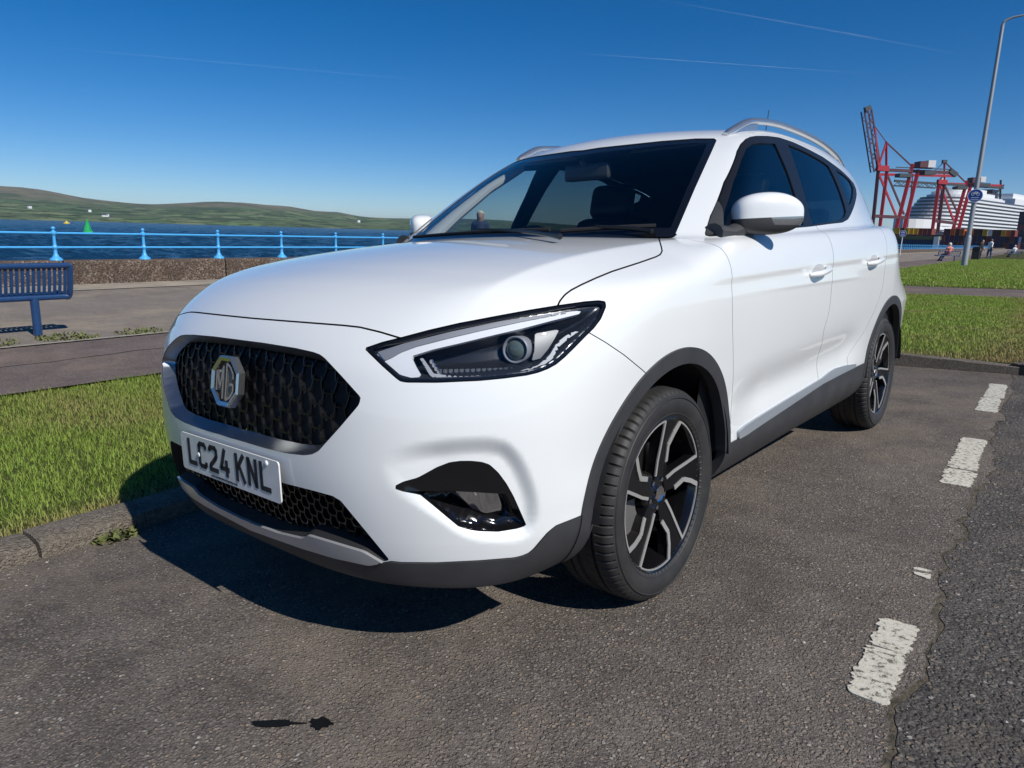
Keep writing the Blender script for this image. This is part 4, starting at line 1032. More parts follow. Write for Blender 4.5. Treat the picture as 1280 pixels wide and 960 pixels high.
M_EDGE = mat('pale_edging', (0.36, 0.33, 0.27), 0.9, build=lambda nt, p: (lambda g: g.link(g.ramp(g.noise(g.coord('Object'), 6, 6, 0.7), [(0.35, (0.20, 0.18, 0.14)), (0.65, (0.42, 0.39, 0.32))]), p.inputs['Base Color']))(NT(nt)))
edging('path_edging', -6.215, -6.145, PROM+0.012, M_EDGE); edging('footing_edging', -11.945, -11.895, PROM+0.009, M_EDGE)
# kerbs: single stones
def kerb_mesh(L, w, h, seed):
    r = random.Random(seed); n = 7; V = []; F = []
    prof = [(0.0, -0.16), (0.0, h*0.45), (0.012, h*0.85), (0.04, h), (w*0.6, h+0.004), (w, h-0.004), (w, -0.16)]; k = len(prof)
    for i in range(n):
        t = (i/(n-1)-0.5)*(L-0.010)
        for j, (a, z) in enumerate(prof):
            wob = r.uniform(-1, 1)*0.004 if 0 < j < k-1 else 0
            V.append((-a+wob, t, z+(r.uniform(-1, 1)*0.004 if 0 < j < k-1 else 0)))
    F = [(i*k+j, i*k+j+1, (i+1)*k+j+1, (i+1)*k+j) for i in range(n-1) for j in range(k-1)] + [tuple(range(k)), tuple(range((n-1)*k, n*k))[::-1]]
    me = bpy.data.meshes.new('kerb_stone'); me.from_pydata(V, [], F); me.materials.append(M_KERB); me.polygons.foreach_set('use_smooth', [True]*len(me.polygons)); me.set_sharp_from_angle(angle=math.radians(40)); return me
KM = [kerb_mesh(0.915, 0.165, 0.060, k) for k in range(3)]; KH = [kerb_mesh(0.915, 0.15, 0.085, 10+k) for k in range(2)]
kr = empty('kerb'); tag(kr, kind='structure')
def kerb_row(p0, ang, n, ms, step=0.915, zf=road_z):
    for i in range(n):
        o = bpy.data.objects.new('kerb_stone', ms[i % len(ms)]); COL.objects.link(o); o.parent = kr
        p = np.array(p0)+np.array([-math.sin(ang), math.cos(ang), 0])*(i+0.5)*step
        o.location = (p[0], p[1], float(zf(p[0], p[1]))+random.uniform(-0.004, 0.004)); o.rotation_euler = (0, 0, ang+random.uniform(-0.006, 0.006))
kerb_row(st(-1.03, -9.3), RZ, 16, KM)                              # along the bay
kerb_row(st(1.58, 5.16), RZ+math.pi/2, 3, KH)                      # across the end of the bay
kerb_row(st(1.78, 5.50), RZ, 14, KH)                               # along the carriageway beyond
for i in range(3):                                                 # rounded corner
    a = RZ + math.pi/2 - (i+0.5)*math.pi/6; p = st(1.58, 5.36)+0.20*np.array([math.sin(RZ+0.5236*(i+0.5)), -math.cos(RZ+0.5236*(i+0.5)), 0])
    o = bpy.data.objects.new('kerb_stone', KH[0]); COL.objects.link(o); o.parent = kr; o.location = (p[0], p[1], float(road_z(p[0], p[1]))); o.rotation_euler = (0, 0, a); o.scale = (1, 0.16, 1)
# worn road markings: ragged thermoplastic patches
M_LINE = mat('road_paint', (0.62, 0.59, 0.51), 0.75, build=lambda nt, p: (lambda g: (g.link(g.ramp(g.noise(g.coord('Object'), 55, 6, 0.7), [(0.40, (0.12, 0.108, 0.09)), (0.46, (0.50, 0.47, 0.39)), (0.8, (0.64, 0.61, 0.53))]), p.inputs['Base Color']), g.link(g.bump(g.noise(g.coord('Object'), 150, 4), 0.4, 0.004), p.inputs['Normal'])))(NT(nt)))
def patch(s, t0, t1, w, seed, z=0.004):
    r = random.Random(seed); n = int((t1-t0)/0.009)+2; A = []; B = []
    for i in range(n):
        t = t0+(t1-t0)*i/(n-1); e = min(1, 0.80+min(i, n-1-i)*0.1)*(0.92+0.25*(vnoise(np.array([t*11.0]), np.array([seed+0.5]), 2)[0]-0.3))
        A.append((s-w/2*e+r.uniform(-1, 1)*0.0075, t+r.uniform(-1, 1)*0.005)); B.append((s+w/2*e+r.uniform(-1, 1)*0.0075, t+r.uniform(-1, 1)*0.006))
    P = A+B[::-1]; V = []
    for a, b in P: q = st(a, b); V.append((q[0], q[1], float(road_z(q[0], q[1]))+z))
    V += [(x, y, zz-0.006) for x, y, zz in V]; m = len(P)
    F = [(i, i+1, m-2-i, m-1-i) for i in range(n-1)] + [(i, (i+1) % m, (i+1) % m+m, i+m) for i in range(m)]
    return V, F
mk = empty('bay_line'); tag(mk, 'worn broken white line along the parking bay', 'road marking')
for i, (t0, t1, w, ds) in enumerate([(-0.235, 0.020, 0.088, 0.0), (0.0225, 0.195, 0.086, 0.004), (0.545, 0.57, 0.055, 0.01), (0.59, 0.612, 0.05, 0.006), (1.63, 1.88, 0.115, 0.0), (1.90, 2.56, 0.115, 0.0), (3.35, 3.85, 0.115, 0.0), (3.865, 4.45, 0.11, 0.01)]):
    V, F = patch(1.463+ds, t0, t1, w, i); obj('paint_patch', V, F, M_LINE, mk)
# oil stains on the tarmac
M_OIL = mat('oil', (0.008, 0.008, 0.008), 0.35)
def blot(name, c, rx, ry, ang, seed, lab):
    r = random.Random(seed); n = 22; V = []
    for i in range(n):
        a = 2*math.pi*i/n; k = r.uniform(0.72, 1.2); x = rx*k*math.cos(a); y = ry*k*math.sin(a)
        p = (c[0]+x*math.cos(ang)-y*math.sin(ang), c[1]+x*math.sin(ang)+y*math.cos(ang)); V.append((p[0], p[1], float(road_z(p[0], p[1]))+0.003))
    tag(obj(name, V, [tuple(range(n))], M_OIL), lab, 'stain', 'oil stains on the tarmac')
blot('oil_stain', (0.545, -1.02), 0.028, 0.020, 0.3, 1, 'round black oil stain on the tarmac before the car')
blot('oil_stain', (0.465, -1.085), 0.062, 0.012, 0.66, 2, 'long thin black oil streak on the tarmac')
# a long crack in the brown path, loose grit along kerb and seam
tt_ = np.arange(-8, 30, 0.08); sc_ = -5.25+0.25*(vnoise(tt_*0.5, 0*tt_, 4)-0.5)+0.06*(vnoise(tt_*4, 0*tt_, 6)-0.5); wd = 0.006+0.008*vnoise(tt_*6, 0*tt_, 8)
V = np.concatenate([st(sc_-wd, tt_, PROM+0.002), st(sc_+wd, tt_, PROM+0.002)]); n_ = len(tt_)
tag(obj('path_crack', V, [(i, n_+i, n_+i+1, i+1) for i in range(n_-1)], mat('crack_dark', (0.02, 0.017, 0.014), 0.95)), kind='structure')
rg = np.random.default_rng(3); m = MB(); G = []
for k in range(900):
    u_ = rg.random()
    if u_ < 0.4: s_ = -1.02+abs(rg.normal(0, 0.07)); t_ = rg.uniform(-1.6, 4.5)
    elif u_ < 0.75: t_ = rg.uniform(-1.0, 4.5); s_ = float(seam_s(np.array([t_]))[0])+rg.normal(-0.03, 0.05)
    else: s_ = rg.uniform(-0.9, 2.2); t_ = rg.uniform(-1.5, 3.5)
    r_ = 0.0018+0.0035*rg.random()**3; q = st(s_, t_); z_ = float(road_z(q[0], q[1])); c_ = np.array([q[0], q[1], z_+r_*0.4])
    d_ = unit(rg.normal(0, 1, (6, 3)))*0+np.array([[1, 0, 0], [-1, 0, 0], [0, 1, 0], [0, -1, 0], [0, 0, 0.8], [0, 0, -0.8]]); d_ = d_*(0.7+0.6*rg.random((6, 1)))*r_
    m.add(d_+c_, [(0, 2, 4), (2, 1, 4), (1, 3, 4), (3, 0, 4), (2, 0, 5), (1, 2, 5), (3, 1, 5), (0, 3, 5)], int(rg.integers(0, 3)))
tag(m.build('loose_grit', [mat('grit_grey', (0.20, 0.19, 0.175), 0.9), mat('grit_pale', (0.40, 0.37, 0.32), 0.9), mat('grit_dark', (0.07, 0.065, 0.06), 0.9)]), 'loose grit scattered over the tarmac along the kerb and seam', 'grit', kind='stuff')
# ---------------------------------------------------------------- sea wall and railing
def wall_b(nt, p):
    g = NT(nt); c = g.coord('Object'); v = g.n('ShaderNodeTexVoronoi', i_Scale=38.0); g.link(c, v.inputs['Vector']); sp = g.n('ShaderNodeSeparateColor'); g.link(v.outputs['Color'], sp.inputs[0])
    col = g.ramp(sp.outputs[0], [(0.0, (0.055, 0.040, 0.032)), (0.45, (0.115, 0.082, 0.062)), (0.8, (0.17, 0.125, 0.095)), (1.0, (0.30, 0.25, 0.21))])
    n = g.noise(c, 2.0, 6, 0.7); col = g.mix(g.ramp(n, [(0.4, (0, 0, 0)), (0.7, (0.7, 0.7, 0.7))]), col, (0.055, 0.042, 0.034)); g.link(col, p.inputs['Base Color'])
    g.link(g.bump(v.outputs['Distance'], 0.8, 0.02), p.inputs['Normal'])
M_WALL = mat('pebbled_concrete', (0.12, 0.09, 0.07), 0.9, spec=0.2, build=wall_b)
sw = empty('sea_wall', st(-13.36, 0.0, 0)); sw.rotation_euler = (0, 0, RZ); tag(sw, 'low brown pebbled concrete wall under the blue railing', 'wall')
mb = MB(); prof = [(0.21, -0.35), (0.21, 0.42), (0.185, 0.455), (-0.185, 0.455), (-0.21, 0.42), (-0.21, -3.3)]
V = [(a, t, z) for t in (-1.632, 1.632) for a, z in prof]; k = len(prof); mb.add(V, [(j, j+1, k+j+1, k+j) for j in range(k-1)] + [tuple(range(k))[::-1], tuple(range(k, 2*k))])
blk = mb.build('wall_block', M_WALL, sw); blk.location = (0, -18.0+0.25, PROM)
for i in range(1, 104): c = blk.copy(); COL.objects.link(c); c.location = (random.uniform(-0.004, 0.004), -18.0+0.25+3.3*i, PROM+random.uniform(-0.004, 0.004))
M_RAIL = mat('sky_blue_paint', (0.065, 0.36, 0.72), 0.42, build=lambda nt, p: (lambda g: g.link(g.ramp(g.noise(g.coord('Object'), 9, 6, 0.7), [(0.28, (0.16, 0.22, 0.25)), (0.36, (0.060, 0.34, 0.70)), (0.8, (0.085, 0.41, 0.78))]), p.inputs['Base Color']))(NT(nt)))
rl = empty('railing', st(-13.36, 0.0, 0)); rl.rotation_euler = (0, 0, RZ); tag(rl, 'sky blue iron railing of ball-topped posts and two pipes along the sea wall', 'railing')
mb = MB(); mb.lathe([(0.0, 0.630), (0.022, 0.626), (0.036, 0.605), (0.036, 0.590), (0.020, 0.570), (0.022, 0.555), (0.050, 0.535), (0.056, 0.510), (0.050, 0.485), (0.028, 0.465), (0.026, 0.440), (0.030, 0.30), (0.032, 0.285), (0.050, 0.265), (0.054, 0.245), (0.048, 0.222), (0.030, 0.205), (0.034, 0.13), (0.060, 0.07), (0.105, 0.035), (0.115, 0.018), (0.115, 0.0)], n=14)
post = mb.build('post', M_RAIL, rl, True); post.location = (0, 3.66, 0.352)
PT = [3.66+1.655*i for i in range(-12, 150)]
for t in PT:
    if abs(t-3.66) > 0.1: c = post.copy(); COL.objects.link(c); c.location = (0, t, 0.352)
for z in (0.510, 0.245):
    for i in range(0, len(PT)-1, 6):
        MB().tube([(0, PT[i], 0.352+z), (0, PT[min(i+6, len(PT)-1)], 0.352+z)], 0.021, 8).build('pipe', M_RAIL, rl, True)
# ---------------------------------------------------------------- sea and far shore
SEA = -2.9
def sea_b(nt, p):
    g = NT(nt); c = g.coord('Object')
    m = g.n('ShaderNodeMapping', i_Scale=(1.0, 0.42, 1.0), i_Rotation=(0, 0, 0.5)); g.link(c, m.inputs[0])
    w1 = g.noise(m.outputs[0], 0.9, 5, 0.62); w2 = g.noise(m.outputs[0], 0.12, 4, 0.55); w3 = g.noise(c, 0.006, 3)
    h = g.math('ADD', w1, g.math('MULTIPLY', w2, 1.6)); g.link(g.bump(h, 1.0, 0.8), p.inputs['Normal'])
    g.link(g.mix(w3, (0.005, 0.024, 0.050), (0.008, 0.032, 0.064)), p.inputs['Base Color'])
M_SEA = mat('sea_water', (0.012, 0.055, 0.11), 0.22, spec=0.35, IOR=1.33, build=sea_b)
def waves(s, t):
    r = np.random.default_rng(5); z = 0*s
    for k in range(26):
        L = 1.6*1.13**k; a = 0.9+r.normal(0, 0.38); ph = r.uniform(0, 6.28); amp = 0.022*L**0.85*math.exp(-L/22)
        f = (s*math.cos(a)+t*math.sin(a))*2*math.pi/L + ph + 1.5*vnoise(s/(3*L), t/(3*L), k); z = z + amp*(1-np.abs(np.sin(f/2))*2+0.27)
    return z
ss = -13.45 - np.concatenate([np.arange(0, 40, 0.45), 40*np.exp(np.linspace(0, math.log(900/40), 210))]); tt = np.concatenate([np.arange(-40, 12, 0.55), np.arange(12, 60, 0.8), 60*np.exp(np.linspace(0, math.log(600/60), 120))[1:], ])
tt = np.concatenate([-40-60*(np.exp(np.linspace(math.log(6.5), 0, 60))-1)[:-1], tt])
sheet('sea', ss[::-1], tt, lambda s, t, P: SEA + waves(s, t)*np.clip(1-(-s-13)/900, 0, 1), M_SEA)
sheet('open_sea', np.concatenate([np.linspace(-14000, -2000, 7), np.linspace(-1500, -13.4, 16), [100, 600, 2000, 6000]]), np.concatenate([np.linspace(-9000, -500, 8), np.linspace(-300, 320, 12), np.linspace(360, 9000, 10)]), lambda s, t, P: SEA-0.9+0*s, M_SEA)
def place(pxy, D):
    """world point in the line of a measured direction, D metres away over the ground"""
    v = TILT @ ray(np.array(pxy, float)); c = TILT @ CAM_C; return c + v*(D/np.linalg.norm(v[:2]))
# hills: a height field over bearing and distance
HP = np.array([(-900,262),(-600,248),(-350,236),(-150,229),(0,232),(30,233.5),(60,238),(100,246),(130,250),(165,253.5),(200,255),(240,252.5),(270,251.5),(300,252.5),(330,255.5),(360,257.5),(400,264),(420,264.5),(450,270),(500,272.5),(560,273),(610,274),(660,277),(720,281),(800,285),(900,289),(1000,295)], float)
bear = np.array([math.atan2(*(place(q, 1.0)-TILT@CAM_C)[[1, 0]]) for q in HP]); elev = np.array([(place(q, 1.0)-TILT@CAM_C)[2] for q in HP])
o_ = np.argsort(bear); f_el = pch(bear[o_], elev[o_])
nb, nr = 420, 60; B = np.linspace(bear.min(), bear.max(), nb); Rr = 2700+ (np.linspace(0, 1, nr)**1.2)*3600
bb, rr = np.meshgrid(B, Rr, indexing='ij'); ridge = 5200.0; u = np.clip((rr-2700)/(ridge-2700), 0, 1.5)
crest = np.maximum(f_el(bb), 0.0004)*ridge; X = rr*np.cos(bb); Y = rr*np.sin(bb)
nz = sum(vnoise(X/s_, Y/s_, i)*a for i, (s_, a) in enumerate(((900, 1.0), (400, 0.5), (170, 0.25), (80, 0.12))))-0.93
shape = np.where(u < 1, u**0.9*(0.55+0.45*u), 1-0.5*(u-1))
rough_ = 0.035*(vnoise(X/120, Y/120, 9)+vnoise(X/45, Y/45, 11)*0.6-0.8); hgt = crest*np.clip(rough_+shape*(1+0.30*nz*(1-np.abs(2*u-1).clip(0, 1))), 0, 1.0) + 4*nz*np.minimum(u*8, 1)*(u < 0.9) + 3.0*np.minimum(u*30, 1)
hgt[:, 0] = -1.5
V = np.stack([X+(TILT@CAM_C)[0], Y+(TILT@CAM_C)[1], SEA+hgt], -1).reshape(-1, 3); F = [(i*nr+j, (i+1)*nr+j, (i+1)*nr+j+1, i*nr+j+1) for i in range(nb-1) for j in range(nr-1)]
def hill_b(nt, p):
    g = NT(nt); c = g.coord('Object'); v = g.n('ShaderNodeTexVoronoi', i_Scale=0.0075); w = g.n('ShaderNodeVectorMath', operation='ADD'); g.link(c, w.inputs[0]); nn = g.n('ShaderNodeTexNoise', i_Scale=0.004, i_Detail=3); g.link(c, nn.inputs['Vector']); q = g.n('ShaderNodeVectorMath', operation='SCALE', i_Scale=180.0); g.link(nn.outputs['Color'], q.inputs[0]); g.link(q.outputs[0], w.inputs[1]); g.link(w.outputs[0], v.inputs['Vector'])
    sp = g.n('ShaderNodeSeparateColor'); g.link(v.outputs['Color'], sp.inputs[0])
    fields = g.ramp(sp.outputs[0], [(0.0, (0.055, 0.100, 0.050)), (0.3, (0.115, 0.180, 0.075)), (0.5, (0.038, 0.070, 0.042)), (0.7, (0.170, 0.200, 0.105)), (1.0, (0.075, 0.130, 0.060))])
    trees = g.ramp(g.noise(c, 0.013, 6, 0.7), [(0.48, (0, 0, 0)), (0.56, (1, 1, 1))]); col = g.mix(trees, fields, (0.032, 0.055, 0.028))
    moor = g.ramp(g.noise(c, 0.004, 5, 0.6), [(0.35, (0.060, 0.085, 0.050)), (0.50, (0.165, 0.145, 0.105)), (0.62, (0.085, 0.100, 0.062)), (0.78, (0.060, 0.080, 0.050))])
    z = g.n('ShaderNodeSeparateXYZ'); g.link(c, z.inputs[0]); hi = g.ramp(g.math('ADD', g.math('MULTIPLY', z.outputs[2], 0.0052), g.math('MULTIPLY', g.noise(c, 0.002, 4), 0.5)), [(0.62, (0, 0, 0)), (0.86, (1, 1, 1))])
    g.link(g.mix(hi, col, moor), p.inputs['Base Color'])
tag(obj('hills', V, F, mat('hillside', (0.05, 0.07, 0.03), 1.0, spec=0.0, build=hill_b), None, 'full'), kind='structure')
# ---------------------------------------------------------------- grass (real blades)
def grass(name, S, T, N, hgt, wid, zf, seed, bare=None, cutoff=None):
    r = np.random.default_rng(seed); s = r.uniform(S[0], S[1], N); t = r.uniform(T[0], T[1], N)
    if bare is not None: k = r.uniform(0, 1, N) > bare(s, t); s, t = s[k], t[k]
    n = len(s); P = st(s, t); P[:, 2] = zf(s, t)-0.014
    cl = vnoise(s*3.1, t*3.1, seed)*0.6 + vnoise(s*9, t*9, seed+1)*0.4
    h = hgt*(0.3+1.0*r.uniform(0, 1, n)**1.5)*(0.6+0.7*cl); a = r.uniform(0, 2*math.pi, n); w = wid*(0.6+0.7*r.uniform(0, 1, n))
    d = np.stack([np.cos(a), np.sin(a), 0*a], -1); q = np.stack([-np.sin(a), np.cos(a), 0*a], -1)
    lean = (0.25+0.9*r.uniform(0, 1, n))*h
    b0 = P-q*w[:, None]/2; b1 = P+q*w[:, None]/2; mid = P+d*(lean*0.35)[:, None]+np.stack([0*h, 0*h, h*0.65], -1); tip = P+d*lean[:, None]+np.stack([0*h, 0*h, h], -1)
    V = np.stack([b0, b1, mid+q*w[:, None]*0.35, mid-q*w[:, None]*0.35, tip], 1).reshape(-1, 3); o = np.arange(n)[:, None]*5
    me = bpy.data.meshes.new(name); me.vertices.add(len(V)); me.vertices.foreach_set('co', V.ravel())
    L = np.concatenate([o+[0, 1, 2], o+[0, 2, 3], o+[3, 2, 4]], 1).reshape(-1); me.loops.add(len(L)); me.loops.foreach_set('vertex_index', L)
    nf = n*3; me.polygons.add(nf); me.polygons.foreach_set('loop_start', np.arange(nf)*3); me.polygons.foreach_set('loop_total', np.full(nf, 3)); me.update(calc_edges=True)
    dry = np.clip(0.25*r.normal(0, 1, n)+1.3*(vnoise(s*1.3, t*1.3, seed+5)-0.60)+0.35*(vnoise(s*5, t*5, seed+7)-0.5), 0, 1)
    if cutoff is not None: dry = np.clip(dry+cutoff(s, t), 0, 1)
    at = me.attributes.new('dry', 'FLOAT', 'POINT'); at.data.foreach_set('value', np.repeat(dry, 5).astype(np.float32)); me.materials.append(M_GRASS)
    ob = bpy.data.objects.new(name, me); COL.objects.link(ob); return ob
def grass_b(nt, p):
    g = NT(nt); a = g.n('ShaderNodeAttribute', attribute_name='dry').outputs['Fac']; c = g.coord('Object'); n = g.noise(c, 30, 2)
    green = g.ramp(n, [(0.3, (0.170, 0.270, 0.036)), (0.7, (0.350, 0.460, 0.085))]); g.link(g.mix(a, green, (0.38, 0.29, 0.13)), p.inputs['Base Color'])
    p.inputs['Subsurface Weight'].default_value = 0.0
    tr = g.n('ShaderNodeBsdfTranslucent'); g.link(g.mix(a, green, (0.38, 0.29, 0.13)), tr.inputs[0]); mx = g.n('ShaderNodeMixShader'); mx.inputs[0].default_value = 0.35
    out = [q for q in nt.nodes if q.type == 'OUTPUT_MATERIAL'][0]; g.link(p.outputs[0], mx.inputs[1]); g.link(tr.outputs[0], mx.inputs[2]); g.link(mx.outputs[0], out.inputs[0])
M_GRASS = mat('grass_blades', (0.07, 0.13, 0.02), 0.6, spec=0.25, build=grass_b)
kerb_dry = lambda s, t: 0.75*np.exp(-((s+1.22)/0.16)**2)
tag(grass('grass', (-4.12, -1.17), (-3.2, 4.6), 220000, 0.035, 0.0036, verge_z, 1, bare=lambda s, t: 0.55*np.exp(-((s+1.17)/0.07)**2), cutoff=kerb_dry), 'short lawn between the kerb and the brown path', 'grass', kind='stuff')
end_dry = lambda s, t: 0.65*np.exp(-((t-5.45)/0.35)**2) + 0.4*np.exp(-((s-1.5)/0.3)**2)
tag(grass('grass', (-4.1, 1.62), (5.42, 17.5), 210000, 0.038, 0.008, verge_z, 2, cutoff=end_dry), 'mown lawn behind the end kerb of the parking bay', 'grass', kind='stuff')
tag(grass('grass', (-4.1, 1.62), (21.5, 75), 120000, 0.085, 0.022, verge_z, 3), 'far lawn beyond the crossing footway', 'grass', kind='stuff')
# weeds
def weed(name, s, t, n, R, h, z, seed, lab, grp=None, parent=None):
    r = random.Random(seed); m = MB(); c = st(s, t); c[2] = z
    for i in range(n):
        a = r.uniform(0, 6.28); d = R*math.sqrt(r.random()); p = c+np.array([d*math.cos(a), d*math.sin(a), 0]); b = r.uniform(0, 6.28); L = h*r.uniform(0.5, 1.1); w = 0.005+0.004*r.random()
        q = np.array([-math.sin(b), math.cos(b), 0])*w; tip = p+np.array([math.cos(b)*L*0.7, math.sin(b)*L*0.7, L*r.uniform(0.35, 0.9)])
        m.add([p-q, p+q, (p+tip)/2+q*1.3+[0, 0, 0.1*L], (p+tip)/2-q*1.3+[0, 0, 0.1*L], tip], [(0, 1, 2, 3), (3, 2, 4)])
    return tag(m.build(name, M_WEED), lab, 'weed', grp, kind='stuff')
M_WEED = mat('weed_leaf', (0.09, 0.12, 0.025), 0.7, build=lambda nt, p: (lambda g: g.link(g.ramp(g.noise(g.coord('Object'), 25, 2), [(0.3, (0.06, 0.09, 0.018)), (0.7, (0.16, 0.16, 0.05))]), p.inputs['Base Color']))(NT(nt)))
weed('weed', -1.02, -0.82, 150, 0.075, 0.045, float(road_z(-1.0, -0.82))+0.0, 1, 'flat tuft of weeds growing from the foot of the kerb')
weed('weed', 0.36, 5.05, 120, 0.10, 0.07, float(road_z(0.3, 5.1)), 2, 'weed tuft under the end kerb behind the car')
for i, (s, t, n, R) in enumerate([(-6.55, 0.45, 160, 0.28), (-6.50, 1.15, 200, 0.30), (-6.42, 1.85, 150, 0.25), (-6.60, -0.15, 140, 0.30)]):
    weed('weed', s, t, n, R, 0.05, PROM, 20+i, 'low straggly weed patch in the strip beside the blue bench', 'weeds by the bench')
# ---------------------------------------------------------------- bench
M_BENCH = mat('navy_paint', (0.012, 0.035, 0.13), 0.35, coat=0.3, build=lambda nt, p: (lambda g: g.link(g.ramp(g.noise(g.coord('Object'), 16, 6, 0.75), [(0.22, (0.13, 0.12, 0.12)), (0.30, (0.013, 0.052, 0.150)), (0.8, (0.009, 0.038, 0.118))]), p.inputs['Base Color']))(NT(nt)))
def bench(loc, rz, L, lab, simple=False):
    b = empty('bench', loc, rz); tag(b, lab, 'bench', 'navy benches on the promenade')
    def prof(y, n=14):      # curved slat: back top down to the seat edge
        P = [(0.00, 0.735), (-0.012, 0.66), (-0.035, 0.56), (-0.060, 0.47), (-0.085, 0.415), (-0.13, 0.385), (-0.20, 0.385), (-0.30, 0.40), (-0.40, 0.415), (-0.455, 0.41), (-0.475, 0.385)]
        return [(a, y, z) for a, z in P]
    for e in (-1, 1): MB().tube(smooth_poly(prof(e*L/2), 3, False), 0.030, 8).build('end_frame', M_BENCH, b, True)
    MB().tube([(0, -L/2, 0.735), (0, L/2, 0.735)], 0.030, 10).build('top_rail', M_BENCH, b, True)
    MB().tube([(-0.092, -L/2, 0.395), (-0.092, L/2, 0.395)], 0.030, 10).build('lower_rail', M_BENCH, b, True)
    MB().tube([(-0.475, -L/2, 0.39), (-0.475, L/2, 0.39)], 0.028, 10).build('seat_edge', M_BENCH, b, True)
    n = int(L/0.050) if not simple else int(L/0.12); sl = None
    for i in range(1, n):
        y = -L/2+L*i/n
        if sl is None:
            m = MB(); q = smooth_poly(prof(0.0), 2, False); V = []
            for p in q: V += [(p[0], -0.016, p[2]), (p[0], 0.016, p[2]), (p[0]-0.005, 0.016, p[2]-0.004), (p[0]-0.005, -0.016, p[2]-0.004)]
            F = [(k*4+j, k*4+(j+1) % 4, (k+1)*4+(j+1) % 4, (k+1)*4+j) for k in range(len(q)-1) for j in range(4)]; sl = m.add(V, F).build('slat', M_BENCH, b); sl.location = (0, y, 0)
        else: c = sl.copy(); COL.objects.link(c); c.location = (0, y, 0)
    for e in (-1, 1):
        MB().tube([(-0.10, e*(L/2-0.34), 0.40), (-0.085, e*(L/2-0.345), 0.0)], 0.042, 12).build('leg', M_BENCH, b, True)
        MB().tube([(-0.42, e*(L/2-0.34), 0.40), (-0.10, e*(L/2-0.34), 0.36)], 0.022, 8).build('seat_bracket', M_BENCH, b, True)
    return b
bench(st(-6.78, 0.345, PROM), RZ, 2.0, 'navy metal slatted bench in the weeds beside the path edging')
# ---------------------------------------------------------------- people (one continuous surface each)
def person(name, loc, rz, caps, mats, lab, h=0.02):
    """caps: (a, b, ra, rb, material index) limbs melted together; mats: list of materials"""
    A = np.array([c[0] for c in caps], float); Bq = np.array([c[1] for c in caps], float); ra = np.array([c[2] for c in caps]); rb = np.array([c[3] for c in caps])
    def each(P):
        D = []
        for a, b, r1, r2 in zip(A, Bq, ra, rb):
            e = b-a; w = P-a; t = np.clip((w@e)/max(e@e, 1e-9), 0, 1); D.append(np.linalg.norm(w-t[:, None]*e, axis=1)-(r1+(r2-r1)*t))
        return np.array(D)
    def sdf(P):
        D = each(P); k = 0.03; return -k*np.log(np.exp(-np.clip(D/k, -40, 40)).sum(0))
    lo = np.minimum(A, Bq).min(0)-0.2; hi = np.maximum(A, Bq).max(0)+0.2
    V, Q = surface_net(sdf, lo, hi, h, 4); V = project(V, 2, fn=sdf)
    if len(V) == 0: return None
    fc = V[Q].mean(1); mi = np.array([c[4] for c in caps])[each(fc).argmin(0)]
    o = obj(name, V, Q, mats, None, 'full', mi=mi.tolist()); o.location = loc; o.rotation_euler = (0, 0, rz); tag(o, lab, 'person'); return o
SKIN = mat('skin', (0.42, 0.24, 0.17), 0.5); HAIRG = mat('grey_hair', (0.45, 0.43, 0.40), 0.7); CAPW = mat('cream_cloth', (0.66, 0.62, 0.52), 0.8); NAVY = mat('navy_cloth', (0.035, 0.045, 0.085), 0.8); DARKT = mat('dark_cloth', (0.030, 0.028, 0.032), 0.85)
PINK = mat('pink_cloth', (0.60, 0.22, 0.20), 0.8); SHOE = mat('shoe', (0.02, 0.02, 0.02), 0.5); WHITEC = mat('white_cloth', (0.72, 0.72, 0.74), 0.8); DENIM = mat('denim', (0.06, 0.10, 0.19), 0.85); HAIRD = mat('dark_hair', (0.03, 0.02, 0.015), 0.6); REDB = mat('red_cloth', (0.30, 0.04, 0.04), 0.8)
def standing(top=1, leg=2, hair=3, H=1.74, lean=0.0, stride=0.10, capi=None):
    k = H/1.74; f = lambda *p: tuple(k*q for q in p)
    C_ = [(f(0, 0, 0.95), f(0, 0.01, 1.16), 0.145*k, 0.150*k, top), (f(0, 0.01, 1.16), f(0, 0.0, 1.36), 0.155*k, 0.130*k, top), (f(-0.13, 0, 1.40), f(0.13, 0, 1.40), 0.085*k, 0.085*k, top), (f(0, 0, 1.45), f(0, -0.02, 1.53), 0.055*k, 0.050*k, 0),
          (f(0, -0.035, 1.58), f(0, -0.03, 1.655), 0.082*k, 0.092*k, 0), (f(0, -0.115, 1.605), f(0, -0.125, 1.59), 0.018*k, 0.014*k, 0), (f(0, 0.005, 1.665), f(0, -0.01, 1.685), 0.104*k, 0.094*k, hair)]
    for s, d in ((-1, 1), (1, -1)):
        C_ += [(f(s*0.09, 0, 0.90), f(s*0.10, -0.04*d-stride*d*0.4, 0.50), 0.098*k, 0.065*k, leg), (f(s*0.10, -0.04*d-stride*d*0.4, 0.50), f(s*0.10, -stride*d, 0.09), 0.062*k, 0.042*k, leg), (f(s*0.10, 0.03-stride*d, 0.04), f(s*0.11, -0.16-stride*d, 0.03), 0.040*k, 0.034*k, 4)]
        C_ += [(f(s*0.20, 0, 1.38), f(s*0.245, 0.03+0.05*d, 1.10), 0.060*k, 0.046*k, top), (f(s*0.245, 0.03+0.05*d, 1.10), f(s*0.24, -0.10+0.08*d, 0.88), 0.043*k, 0.032*k, 0), (f(s*0.24, -0.10+0.08*d, 0.88), f(s*0.235, -0.13+0.08*d, 0.80), 0.030*k, 0.022*k, 0)]
    return C_
